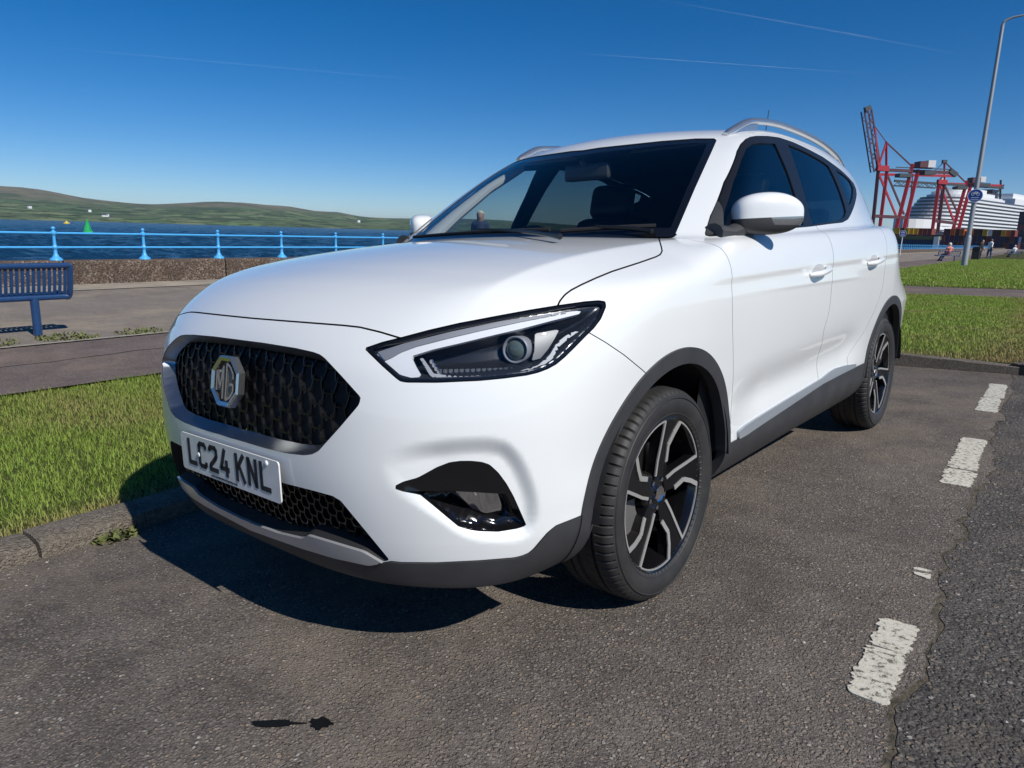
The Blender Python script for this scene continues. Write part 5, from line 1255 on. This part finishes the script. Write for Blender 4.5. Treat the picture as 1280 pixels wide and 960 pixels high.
def seated(top=1, leg=2, hair=3, reach=0.45):
    C_ = [((0, 0, 0.52), (0, 0.10, 0.75), 0.14, 0.14, top), ((0, 0.10, 0.75), (0, 0.15, 0.95), 0.14, 0.12, top), ((-0.13, 0.15, 0.98), (0.13, 0.15, 0.98), 0.08, 0.08, top), ((0, 0.14, 1.03), (0, 0.12, 1.11), 0.052, 0.048, 0), ((0, 0.10, 1.17), (0, 0.11, 1.24), 0.080, 0.090, 0), ((0, 0.02, 1.19), (0, 0.015, 1.18), 0.016, 0.013, 0), ((0, 0.135, 1.25), (0, 0.12, 1.275), 0.095, 0.080, hair)]
    for s in (-1, 1):
        C_ += [((s*0.09, -0.02, 0.48), (s*0.10, -reach, 0.46), 0.092, 0.066, leg), ((s*0.10, -reach, 0.46), (s*0.09, -reach-0.30, 0.10), 0.060, 0.042, leg), ((s*0.09, -reach-0.29, 0.05), (s*0.10, -reach-0.46, 0.06), 0.040, 0.034, 4)]
        C_ += [((s*0.20, 0.15, 0.96), (s*0.24, 0.08, 0.72), 0.056, 0.045, top), ((s*0.24, 0.08, 0.72), (s*0.13, -0.16, 0.60), 0.042, 0.030, 0)]
    return C_
person('person', st(-11.75, 14.25, PROM), RZ+0.6, standing(H=1.76), [SKIN, NAVY, DARKT, CAPW, SHOE], 'person in a cream cap and navy jacket walking along the promenade', 0.025)
pb = place((1186, 324.5), 61.0); pb[2] = PROM
b2 = bench((pb[0], pb[1], PROM), RZ-0.9, 1.6, 'far navy bench with a person in pink leaning back on it', True)
_f = np.array([math.sin(RZ-0.9+math.pi/2), -math.cos(RZ-0.9+math.pi/2), 0])
person('person', (pb[0]-0.22*math.cos(RZ-0.9), pb[1]-0.22*math.sin(RZ-0.9), PROM-0.02), RZ-0.9-math.pi/2, seated(reach=0.50), [SKIN, PINK, DARKT, CAPW, SHOE], 'person in a pink top and pale cap sitting with legs stretched out', 0.03)
q = place((1236, 320.5), 78.0); person('person', (q[0], q[1], PROM), RZ+2.4, standing(H=1.78), [SKIN, WHITEC, DENIM, HAIRD, SHOE], 'person in a white top and jeans standing on the promenade', 0.03)
q = place((1225, 321), 74.0); person('person', (q[0], q[1], PROM), RZ+1.2, standing(H=1.66, stride=0.04), [SKIN, DARKT, DARKT, HAIRD, SHOE], 'person all in black standing beside the black bin', 0.03)
pb = place((1268, 319), 96.0); b3 = bench((pb[0], pb[1], PROM), RZ-0.9, 1.6, 'farthest navy bench with a person in white on it', True)
person('person', (pb[0]-0.22*math.cos(RZ-0.9), pb[1]-0.22*math.sin(RZ-0.9), PROM-0.02), RZ-0.9-math.pi/2, seated(reach=0.42), [SKIN, WHITEC, DARKT, HAIRG, SHOE], 'person in a white top sitting on the farthest bench', 0.035)
q = place((1219, 322), 72.0); bn = empty('litter_bin', (q[0], q[1], PROM), RZ); tag(bn, 'square black litter bin on the promenade', 'bin')
MB().box((0, 0, 0.45), (0.28, 0.28, 0.45)).build('body', SHOE, bn, bevel=0.03); MB().prism([(-0.30, 0.90), (0.30, 0.90), (0.24, 1.05), (0, 1.11), (-0.24, 1.05)], -0.30, 0.30).build('lid', SHOE, bn)
MB().box((0, -0.282, 0.74), (0.18, 0.004, 0.07)).build('opening', M_BLACK, bn)
# ---------------------------------------------------------------- lamp column and signs
M_GALV = mat('galvanised_steel', (0.36, 0.37, 0.38), 0.55, metal=0.5)
M_SIGNB = mat('sign_blue', (0.008, 0.055, 0.30), 0.35); M_SIGNW = mat('sign_white', (0.75, 0.75, 0.75), 0.4)
q = place((1205, 331.5), 49.0); lc = empty('lamp_column', (q[0], q[1], PROM), 0); tag(lc, 'tall grey steel street lamp column standing in the far lawn', 'street lamp')
MB().lathe([(0.165, 0.0), (0.165, 1.6), (0.145, 1.7), (0.13, 1.75)], n=16).build('base_section', M_GALV, lc, True)
MB().lathe([(0.132, 1.7), (0.118, 6.0), (0.098, 10.5), (0.088, 12.95)], n=14).build('column', M_GALV, lc, True)
MB().tube([(0, 0, 12.8), (0.05, 0.0, 13.08), (0.4, 0.06, 13.24), (1.15, 0.2, 13.32)], [0.085, 0.075, 0.06, 0.05], 10).build('arm', M_GALV, lc, True)
MB().prism([(1.0, 13.25), (1.95, 13.32), (1.95, 13.40), (1.55, 13.48), (1.05, 13.41)], 0.02, 0.38).build('lantern', M_GALV, lc)
def round_sign(p, z, r, post, lab, D):
    sg = empty('cycle_sign', p); tag(sg, lab, 'sign'); v = (TILT@CAM_C)-np.array(p); a = math.atan2(v[0], -v[1]); sg.rotation_euler = (0, 0, a)
    MB().lathe([(0.0, -0.02), (r, -0.02), (r, 0.0), (0.0, 0.0)], (0, -D, z), 'y', 32).build('disc', M_SIGNB, sg)
    MB().lathe([(r*0.93, -0.024), (r, -0.024), (r, -0.019), (r*0.93, -0.019)], (0, -D, z), 'y', 32).build('border', M_SIGNW, sg)
    m = MB()                        # bicycle above, walker below, as plain white strokes
    for cx in (-0.34, 0.34): m.tube([(cx*r+0.2*r*math.cos(t), -D-0.024, z+0.22*r+0.2*r*math.sin(t)) for t in np.linspace(0, 6.283, 14, endpoint=False)], 0.02*r+0.006, 4, closed=True)
    for a_, b_ in (((-0.34, 0.22), (-0.08, 0.56)), ((-0.08, 0.56), (0.24, 0.52)), ((0.24, 0.52), (0.34, 0.22)), ((-0.08, 0.56), (0.02, 0.22)), ((0.02, 0.22), (0.24, 0.52)), ((-0.5, -0.62), (0.5, -0.62)), ((-0.5, -0.30), (0.5, -0.30))): m.bar((a_[0]*r, -D-0.024, z+a_[1]*r), (b_[0]*r, -D-0.024, z+b_[1]*r), 0.05*r+0.008, 0.006, up=(0, 1, 0))
    m.build('symbol', M_SIGNW, sg)
    if post: MB().tube([(0, 0, 0), (0, 0, z+r*0.6)], 0.04, 8).build('post', M_SIGNW, sg)
    else: MB().bar((-0.2, -D+0.01, z), (0.2, -D+0.01, z), 0.06, 0.03).build('clamp', M_GALV, sg)
    return sg
round_sign((q[0], q[1], PROM), 3.95, 0.37, False, 'round blue cycle route sign clamped to the street lamp column', 0.17)
q = place((1125, 318), 82.0); round_sign((q[0], q[1], PROM), 2.15, 0.32, True, 'round blue sign on its own white post near the railing', 0.05)
# ---------------------------------------------------------------- harbour: quay, cranes, ship, containers
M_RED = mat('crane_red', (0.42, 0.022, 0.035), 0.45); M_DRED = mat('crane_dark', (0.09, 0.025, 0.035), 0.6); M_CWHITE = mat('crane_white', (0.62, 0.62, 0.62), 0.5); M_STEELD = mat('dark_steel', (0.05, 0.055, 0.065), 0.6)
qa = place((1080, 306), 330.0); qb = place((1500, 312), 420.0)
v1 = place((1098, 306), 335.0); v2 = place((1420, 312), 400.0); v3 = place((1420, 312), 1500.0); v4 = place((1098, 306), 1500.0)
V = []
for z in (-0.4, -6.0): V += [(p[0], p[1], z) for p in (v1, v2, v3, v4)]
tag(obj('quay', V, [(3, 2, 1, 0), (0, 1, 5, 4), (1, 2, 6, 5), (2, 3, 7, 6), (3, 0, 4, 7)], mat('quay_concrete', (0.14, 0.135, 0.125), 0.9)), kind='structure')
def crane(D, segs, lab, dep=16.0):
    """segs: (name, material, width in m, [(px, py, layer)...]); layer 0 the near frame, 1 the far one"""
    root0 = place(segs[0][3][0][:2], D); cr = empty('quay_crane', (root0[0], root0[1], -0.4)); tag(cr, lab, 'crane', 'red quay cranes'); fw = TILT@CAM_F; fw = np.array([fw[0], fw[1], 0])/np.hypot(fw[0], fw[1])
    def W(p):
        q = place(p[:2], D)
        d0 = (q-(TILT@CAM_C))@fw; dD = (root0-(TILT@CAM_C))@fw; c = TILT@CAM_C; q = c+(q-c)*(dD/d0)
        if len(p) > 2 and p[2]: c = TILT@CAM_C; q = c+(q-c)*((dD+dep*p[2])/dD)
        return q-np.array([root0[0], root0[1], -0.4])
    for nm, m, w, pts in segs:
        P = [W(p) for p in pts]
        if nm == 'lattice_boom':
            mb = MB(); a, b = P[0], P[1]; up = np.array([0, 0, 1.0]); d = unit(b-a); sd = unit(np.cross(d, fw)); hw = w/2; n = max(6, int(np.linalg.norm(b-a)/w))
            for o in (-hw, hw): mb.bar(a+sd*o, b+sd*o, 0.7, 0.7); mb.bar(a+sd*o+fw*w, b+sd*o+fw*w, 0.6, 0.6)
            for i in range(n): 
                p0 = a+(b-a)*i/n; p1 = a+(b-a)*(i+1)/n; sg = 1 if i % 2 else -1; mb.bar(p0-sd*hw*sg, p1+sd*hw*sg, 0.35, 0.35); mb.bar(p0-sd*hw+fw*w*(i % 2), p1-sd*hw+fw*w*((i+1) % 2), 0.3, 0.3); mb.bar(p0+sd*hw*sg+fw*w, p1-sd*hw*sg+fw*w, 0.3, 0.3)
            mb.build(nm, m, cr)
        elif nm in ('machinery_house', 'cab', 'trolley'):
            c = (P[0]+P[1])/2; h = np.abs(P[1]-P[0])/2; rt = unit(np.cross(fw, [0, 0, 1])); hx = abs((P[1]-P[0])@rt)/2; hz = abs(P[1][2]-P[0][2])/2
            MB().box(c, (hx, w/2, hz), np.stack([rt, fw, np.array([0, 0, 1.0])], 1)).build(nm, m, cr)
        else:
            for a, b in zip(P[:-1], P[1:]): MB().bar(a, b, w*0.78, w*0.78).build(nm, m, cr)
    return cr
C1 = [('leg', M_RED, 2.4, [(1119, 291), (1141, 205)]), ('leg', M_RED, 2.4, [(1129, 291), (1148, 212)]), ('leg', M_DRED, 2.2, [(1090, 290), (1098, 212)]), ('leg', M_RED, 2.2, [(1099, 290), (1109, 212)]),
      ('sill_beam', M_DRED, 2.4, [(1091, 270), (1132, 272)]), ('girder', M_DRED, 2.2, [(1096, 212), (1193, 216)]), ('girder', M_RED, 1.8, [(1098, 218, 1), (1193, 220, 1)]), ('brace', M_RED, 1.3, [(1098, 216), (1121, 272)]), ('brace', M_DRED, 1.2, [(1109, 218), (1130, 268)]),
      ('mast', M_RED, 1.5, [(1108, 212), (1108, 177)]), ('mast', M_RED, 1.2, [(1098, 208), (1108, 178)]), ('stay', M_DRED, 0.9, [(1108, 178), (1139, 207)]), ('stay', M_DRED, 0.5, [(1108, 178), (1088, 150)]), ('lattice_boom', M_DRED, 4.2, [(1097, 214), (1085, 137)]), ('boom_tip', M_STEELD, 3.2, [(1081, 137), (1088, 134)]), ('stay', M_RED, 1.0, [(1098, 210), (1094, 160)]),
      ('hinge', M_RED, 4.0, [(1096, 210), (1110, 211)]), ('machinery_house', M_DRED, 7.0, [(1147, 202), (1156, 210)]), ('machinery_house', M_CWHITE, 7.0, [(1157, 201), (1165, 210)]), ('walkway', M_STEELD, 0.7, [(1120, 209), (1192, 212)]), ('trolley', M_STEELD, 6.0, [(1122, 217), (1137, 222)]), ('trolley', M_STEELD, 6.0, [(1153, 214), (1166, 219)]), ('post', M_DRED, 0.6, [(1134, 284), (1141, 218)]), ('girder_end', M_STEELD, 3.4, [(1187, 213), (1195, 219)])]
C2 = [('leg', M_RED, 2.4, [(1165, 291), (1174, 226)]), ('leg', M_DRED, 2.4, [(1172, 291), (1180, 228)]), ('leg', M_RED, 2.4, [(1190, 291), (1209, 226)]), ('leg', M_RED, 2.4, [(1197, 291), (1214, 230)]), ('sill_beam', M_DRED, 2.4, [(1167, 276), (1194, 279)]), ('girder', M_STEELD, 1.8, [(1118, 226), (1254, 235)]), ('girder', M_RED, 1.6, [(1174, 229), (1252, 232)]), ('lattice_boom', M_STEELD, 3.0, [(1120, 229), (1172, 232)]),
      ('brace', M_RED, 1.3, [(1175, 230), (1192, 276)]), ('brace', M_DRED, 1.2, [(1181, 232), (1197, 266)]), ('mast', M_RED, 1.4, [(1180.5, 228), (1180.5, 202)]), ('stay', M_DRED, 0.9, [(1180.5, 202), (1207, 228)]), ('stay', M_STEELD, 0.5, [(1180.5, 202), (1165, 217)]), ('mast_head', M_STEELD, 2.6, [(1178, 202), (1183, 202)]), ('hinge', M_RED, 3.6, [(1172, 227), (1183, 228)]), ('cab', M_CWHITE, 5.0, [(1223, 221), (1229, 228)]), ('machinery_house', M_DRED, 6.0, [(1213, 222), (1222, 229)]),
      ('trolley', M_STEELD, 6.0, [(1194, 233), (1206, 237)]), ('trolley', M_STEELD, 6.0, [(1220, 229), (1234, 234)]), ('end_tower', M_STEELD, 1.4, [(1251, 225), (1250, 249)]), ('end_tower', M_STEELD, 1.0, [(1255, 231), (1244, 243)]), ('walkway', M_STEELD, 0.7, [(1235, 242), (1252, 243)])]
crane(500.0, C1, 'red quay crane with its lattice boom raised steeply over the harbour'); crane(560.0, C2, 'red quay crane with its boom level in front of the cruise ship')
# cruise ship
M_SHIPW = mat('ship_white', (0.70, 0.71, 0.72), 0.5); M_SHIPD = mat('ship_balcony_shade', (0.06, 0.07, 0.085), 0.4); M_SHIPN = mat('ship_navy', (0.012, 0.016, 0.03), 0.5)
A_ = place((1124, 300), 585.0); B_ = place((1300, 305), 900.0); A_[2] = B_[2] = 0; sd_ = B_-A_; SL = float(np.linalg.norm(sd_)); sh = empty('cruise_ship', (A_[0], A_[1], SEA), math.atan2(sd_[1], sd_[0])); tag(sh, 'white cruise ship with rows of balconies moored behind the cranes', 'ship')
def deck_outline(L0, L1, w, nose, n=8):
    P = [(L0+nose*(1-math.cos(t)), w*math.sin(t)) for t in np.linspace(0, math.pi/2, n)]; P = P + [(L1, w)]; return P + [(x, -y) for x, y in P[::-1] if abs(y) > 1e-6 or True][:-1]
def slab(m, P, z0, z1): n = len(P); m.add([(x, y, z0) for x, y in P]+[(x, y, z1) for x, y in P], [tuple(range(n))[::-1], tuple(range(n, 2*n))]+[(i, (i+1) % n, (i+1) % n+n, i+n) for i in range(n)])
m = MB(); slab(m, deck_outline(4, SL, 17, 45), -3, 13.0); m.build('hull', M_SHIPN, sh)
m = MB(); slab(m, deck_outline(2, SL*0.16, 16.6, 42), 12.9, 21.0); m.build('bow', M_SHIPW, sh)
for k in range(9):
    z = 14.0+2.75*k; off = 14+4.5*k
    m = MB(); slab(m, deck_outline(off, SL-1.5*k, 16.8, 16), z, z+1.25); m.build('deck', M_SHIPW, sh)
    m = MB(); slab(m, deck_outline(off+1.2, SL-2-1.5*k, 15.4, 15), z+1.2, z+2.8); m.build('cabin_row', M_SHIPD, sh)
for k in range(3):
    z = 38.8+2.6*k; m = MB(); slab(m, deck_outline(62+6*k, SL*(0.46-0.05*k), 14.5-k, 14), z, z+2.5); m.build('upper_deck', M_SHIPW, sh)
for x0, x1, h, w in ((SL*0.60, SL*0.78, 11, 10), (SL*0.80, SL*0.90, 6, 11), (SL*0.52, SL*0.57, 7, 6)):
    m = MB(); slab(m, [(x0, -w), (x1, -w*0.9), (x1, w*0.9), (x0, w)], 38.0, 38+h*0.6); slab(m, [(x0+3, -w*0.7), (x1-5, -w*0.6), (x1-5, w*0.6), (x0+3, w*0.7)], 38+h*0.6-0.1, 38+h); m.build('superstructure', M_SHIPW, sh)
m = MB(); m.bar((SL*0.17, 0, 46), (SL*0.19, 0, 58), 2.2, 3.0); m.bar((SL*0.165, -4, 54), (SL*0.20, 4, 54), 0.8, 0.8); m.build('mast', M_SHIPW, sh)
for x, z, r in ((SL*0.33, 48, 2.8), (SL*0.36, 47, 2.6), (SL*0.56, 47, 2.6)):
    m = MB(); m.lathe([(0.6*r, -r*1.6)]+[(r*math.sin(t), -r*math.cos(t)) for t in np.linspace(0.7, math.pi, 8)], (x, 3, z), n=12); m.build('radome', M_SHIPW, sh, 'full')
m = MB(); slab(m, [(SL*0.47, -5), (SL*0.51, -5), (SL*0.51, 5), (SL*0.47, 5)], 38, 50); m.build('funnel', M_SHIPN, sh)
# containers on the quay, ends towards the promenade
CC = {'orange': (0.55, 0.14, 0.03), 'yellow': (0.60, 0.36, 0.03), 'rust red': (0.20, 0.045, 0.03), 'white': (0.62, 0.62, 0.60), 'dark brown': (0.06, 0.03, 0.022), 'navy': (0.02, 0.035, 0.09), 'maroon': (0.10, 0.02, 0.028)}
def container(name_c):
    m = MB(); n = 12; P = []
    for i in range(n): P += [(-1.22+2.44*i/n, 0.0), (-1.22+2.44*(i+0.5)/n, 0.0), (-1.22+2.44*(i+0.5)/n, 0.05), (-1.22+2.44*(i+1)/n, 0.05)]
    m.box((0, 3.0, 1.30), (1.19, 3.0, 1.27))
    for sx in (-1.17, 1.17): m.box((sx, 0.0, 1.30), (0.05, 0.06, 1.30))
    m.box((0, 0.0, 2.54), (1.22, 0.06, 0.06)); m.box((0, 0.0, 0.06), (1.22, 0.06, 0.06))
    for sx in (-0.8, -0.35, 0.35, 0.8): m.box((sx, -0.03, 1.30), (0.025, 0.03, 1.2))
    me_o = m.build('shipping_container', mat('container_'+name_c.replace(' ', '_'), CC[name_c], 0.6)); return me_o
proto = {k: container(k) for k in CC}; used = set(); top_cols = ['yellow', 'dark brown', 'yellow', 'yellow', 'yellow', 'rust red', 'rust red', 'rust red', None, None, None, 'maroon', 'orange', 'dark brown', 'orange', None, 'orange', 'dark brown', 'dark brown', 'yellow', 'white', 'dark brown', 'dark brown', 'yellow', 'orange', 'rust red', None]
for i, cn in enumerate(top_cols):
    pxx = 1118+5.75*i; pq = place((pxx, 306), 352.0); ang = RZ-0.12
    tiers = 3 if cn else 2
    for k in range(tiers):
        col_ = cn if (k == tiers-1 and cn) else ['navy', 'dark brown', 'maroon', 'rust red', 'navy'][(i*2+k*3) % 5]
        if col_ in used: o = proto[col_].copy(); COL.objects.link(o)
        else: o = proto[col_]; used.add(col_)
        o.location = (pq[0], pq[1], -0.4+2.62*k); o.rotation_euler = (0, 0, ang)
        pos = 'topmost in its stack on the quay' if k == tiers-1 else ('in the bottom row on the quay' if k == 0 else 'in the middle of its stack on the quay')
        tag(o, f'{col_} shipping container {pos}', 'container', f'{col_} containers, {["bottom row", "middle row", "top row"][k if k < tiers-1 else 2]}')
for k, o in proto.items():
    if k not in used: bpy.data.objects.remove(o, do_unlink=True)
# stack of dark containers' carrier at the far right, low shed by the railing
q = place((1272, 306), 372.0); dk = empty('container_carrier', (q[0], q[1], -0.4), RZ); tag(dk, 'dark navy block of stacked cargo units beside the cruise ship stern', 'cargo stack')
for i in range(5):
    for k in range(6): MB().box((2.6*i, 3, 1.3+2.65*k), (1.22, 3, 1.28)).build('cargo_unit', [M_SHIPN, mat('cargo_plum', (0.05, 0.018, 0.03), 0.6)][(i+k) % 3 == 0], dk)
q = place((1143, 306), 300.0); hd = empty('quay_shed', (q[0], q[1], -0.4), RZ-0.1); tag(hd, 'long low shed with a green roof and grey blue wall behind the railing', 'shed')
MB().box((0, 2, 1.0), (7.2, 2, 1.9)).build('wall', mat('shed_blue', (0.05, 0.065, 0.11), 0.7), hd); MB().prism([(-7.5, 2.9), (7.5, 2.9), (7.3, 4.2), (-7.3, 4.2)], -0.3, 4.3).build('roof', mat('shed_green', (0.085, 0.105, 0.05), 0.8), hd)
MB().box((6.9, -0.4, 1.8), (0.8, 0.3, 2.2)).build('pale_door', M_CWHITE, hd)
# ---------------------------------------------------------------- on the water and the far shore
q = place((110, 289), 250.0); by = empty('green_buoy', (q[0], q[1], SEA)); tag(by, 'green triangular navigation buoy floating in the estuary', 'buoy'); M_GRN = mat('buoy_green', (0.02, 0.42, 0.10), 0.5)
MB().lathe([(0.0, -0.6), (1.25, -0.6), (1.35, 0.0), (1.3, 0.7), (1.1, 0.85), (0.0, 0.9)], n=20).build('float', M_GRN, by, True)
for k in range(4): a = math.pi/4+k*math.pi/2; MB().bar((1.05*math.cos(a), 1.05*math.sin(a), 0.8), (0.12*math.cos(a), 0.12*math.sin(a), 3.9), 0.16, 0.16).build('strut', M_GRN, by)
for k in range(3): a = k*2.094+0.4; MB().add([(0.85*math.cos(a), 0.85*math.sin(a), 1.0), (0.85*math.cos(a+2.094), 0.85*math.sin(a+2.094), 1.0), (0.12*math.cos(a+2.094), 0.12*math.sin(a+2.094), 3.5), (0.12*math.cos(a), 0.12*math.sin(a), 3.5)], [(0, 1, 2, 3)]).build('panel', M_GRN, by)
MB().lathe([(0.0, 4.3), (0.2, 4.2), (0.2, 3.85), (0.0, 3.8)], n=10).build('light', M_GRN, by)
q = place((83, 277), 820.0); by = empty('yellow_buoy', (q[0], q[1], SEA)); tag(by, 'yellow mooring buoy far out on the water', 'buoy'); M_YEL = mat('buoy_yellow', (0.62, 0.46, 0.06), 0.5)
MB().lathe([(0.0, -0.8), (2.6, -0.8), (2.9, 0.4), (2.6, 1.3), (0.0, 1.4)], n=18).build('float', M_YEL, by, True); MB().lathe([(1.1, 1.3), (0.9, 2.6), (0.0, 2.7)], n=10).build('top_mark', M_YEL, by, True)
for i, (x_, y_, w_, l_) in enumerate([(131, 270.0, 9, 22), (139, 273.2, 8, 13), (146, 273.6, 8, 10), (134.5, 268.6, 7, 9), (37, 258.5, 9, 12), (112, 263, 8, 10), (448, 276, 9, 12), (233, 277, 8, 10)]):
    D_ = 2790 + (274+0.0286*x_-y_)*28; q = place((x_, y_+0.8), D_); hs = empty('white_house', (q[0], q[1], q[2]-1.0), random.uniform(0, 3)); tag(hs, 'small white house on the far shore', 'house', 'white houses on the far shore')
    MB().box((0, 0, 1.5), (l_/2, w_/2, 4.5)).build('wall', M_SHIPW, hs); MB().prism([(-w_/2-0.4, 6.0), (w_/2+0.4, 6.0), (0, 9.2)], -l_/2, l_/2, R=[[0, 1, 0], [1, 0, 0], [0, 0, 1]]).build('roof', M_STEELD, hs)
# contrails: thin streaks of ice cloud at flight level
def trail_mat(name, dens):
    m = bpy.data.materials.new(name); m.use_nodes = True; nt = m.node_tree; g = NT(nt)
    for q in list(nt.nodes): nt.nodes.remove(q)
    out = g.n('ShaderNodeOutputMaterial'); tr = g.n('ShaderNodeBsdfTransparent'); df = g.n('ShaderNodeBsdfTranslucent'); df.inputs[0].default_value = (0.9, 0.9, 0.92, 1); mx = g.n('ShaderNodeMixShader')
    lw = g.n('ShaderNodeAttribute', attribute_name='edge'); f = g.math('MULTIPLY', lw.outputs['Fac'], g.math('MULTIPLY', g.noise(g.coord('Object'), 0.0011, 5), dens))
    g.link(f, mx.inputs[0]); g.link(tr.outputs[0], mx.inputs[1]); g.link(df.outputs[0], mx.inputs[2]); g.link(mx.outputs[0], out.inputs[0]); return m
TR = trail_mat('contrail_ice', 0.45); TRF = trail_mat('contrail_thin', 0.14)
def at_height(pxy, Z): v = TILT@ray(np.array(pxy, float)); return TILT@CAM_C + v*(Z/v[2])
for a, b, w, m, lab in (((700, 65), (1098, 93), 26, TR, 'short bright white contrail above the car roof'), ((815, -2), (1200, 68), 60, TRF, 'faint contrail slanting high over the cranes'), ((-20, 52), (600, 107), 60, TRF, 'long faint contrail over the estuary')):
    P = at_height(a, 9500.0); Q = at_height(b, 9500.0); n = 30; T_ = np.linspace(0, 1, n); cr_ = unit(np.cross(Q-P, [0, 0, 1.0])); V = []
    for t in T_:
        h = w*(0.25+0.75*math.sin(math.pi*t))*(0.8+0.4*random.random())
        for j, k in enumerate((-1.0, -0.5, 0.0, 0.5, 1.0)): V.append(P+(Q-P)*t+cr_*h*k*2.2+np.array([0, 0, h*0.6*(1-k*k)]))
    F = [(i*5+j, i*5+j+1, (i+1)*5+j+1, (i+1)*5+j) for i in range(n-1) for j in range(4)]
    me_ = obj('contrail', V, F, m, None, 'full'); at_ = me_.data.attributes.new('edge', 'FLOAT', 'POINT'); at_.data.foreach_set('value', np.array([[0, 0.7, 1, 0.7, 0]]*n, np.float32).ravel()*np.repeat(np.sin(np.pi*T_)**0.5, 5).astype(np.float32)); tag(me_, lab, 'contrail')
# ---------------------------------------------------------------- the air over the estuary
def haze_mat():
    m = bpy.data.materials.new('sea_haze'); m.use_nodes = True; nt = m.node_tree
    for q in list(nt.nodes): nt.nodes.remove(q)
    out = nt.nodes.new('ShaderNodeOutputMaterial'); v = nt.nodes.new('ShaderNodeVolumePrincipled'); v.inputs['Color'].default_value = (0.82, 0.90, 1.0, 1); v.inputs['Density'].default_value = 0.00005; v.inputs['Anisotropy'].default_value = 0.2
    nt.links.new(v.outputs[0], out.inputs['Volume']); return m
HZ = MB().box((-2500, 1000, 148), (13500, 12500, 153)).build('haze', haze_mat()); tag(HZ, kind='stuff')
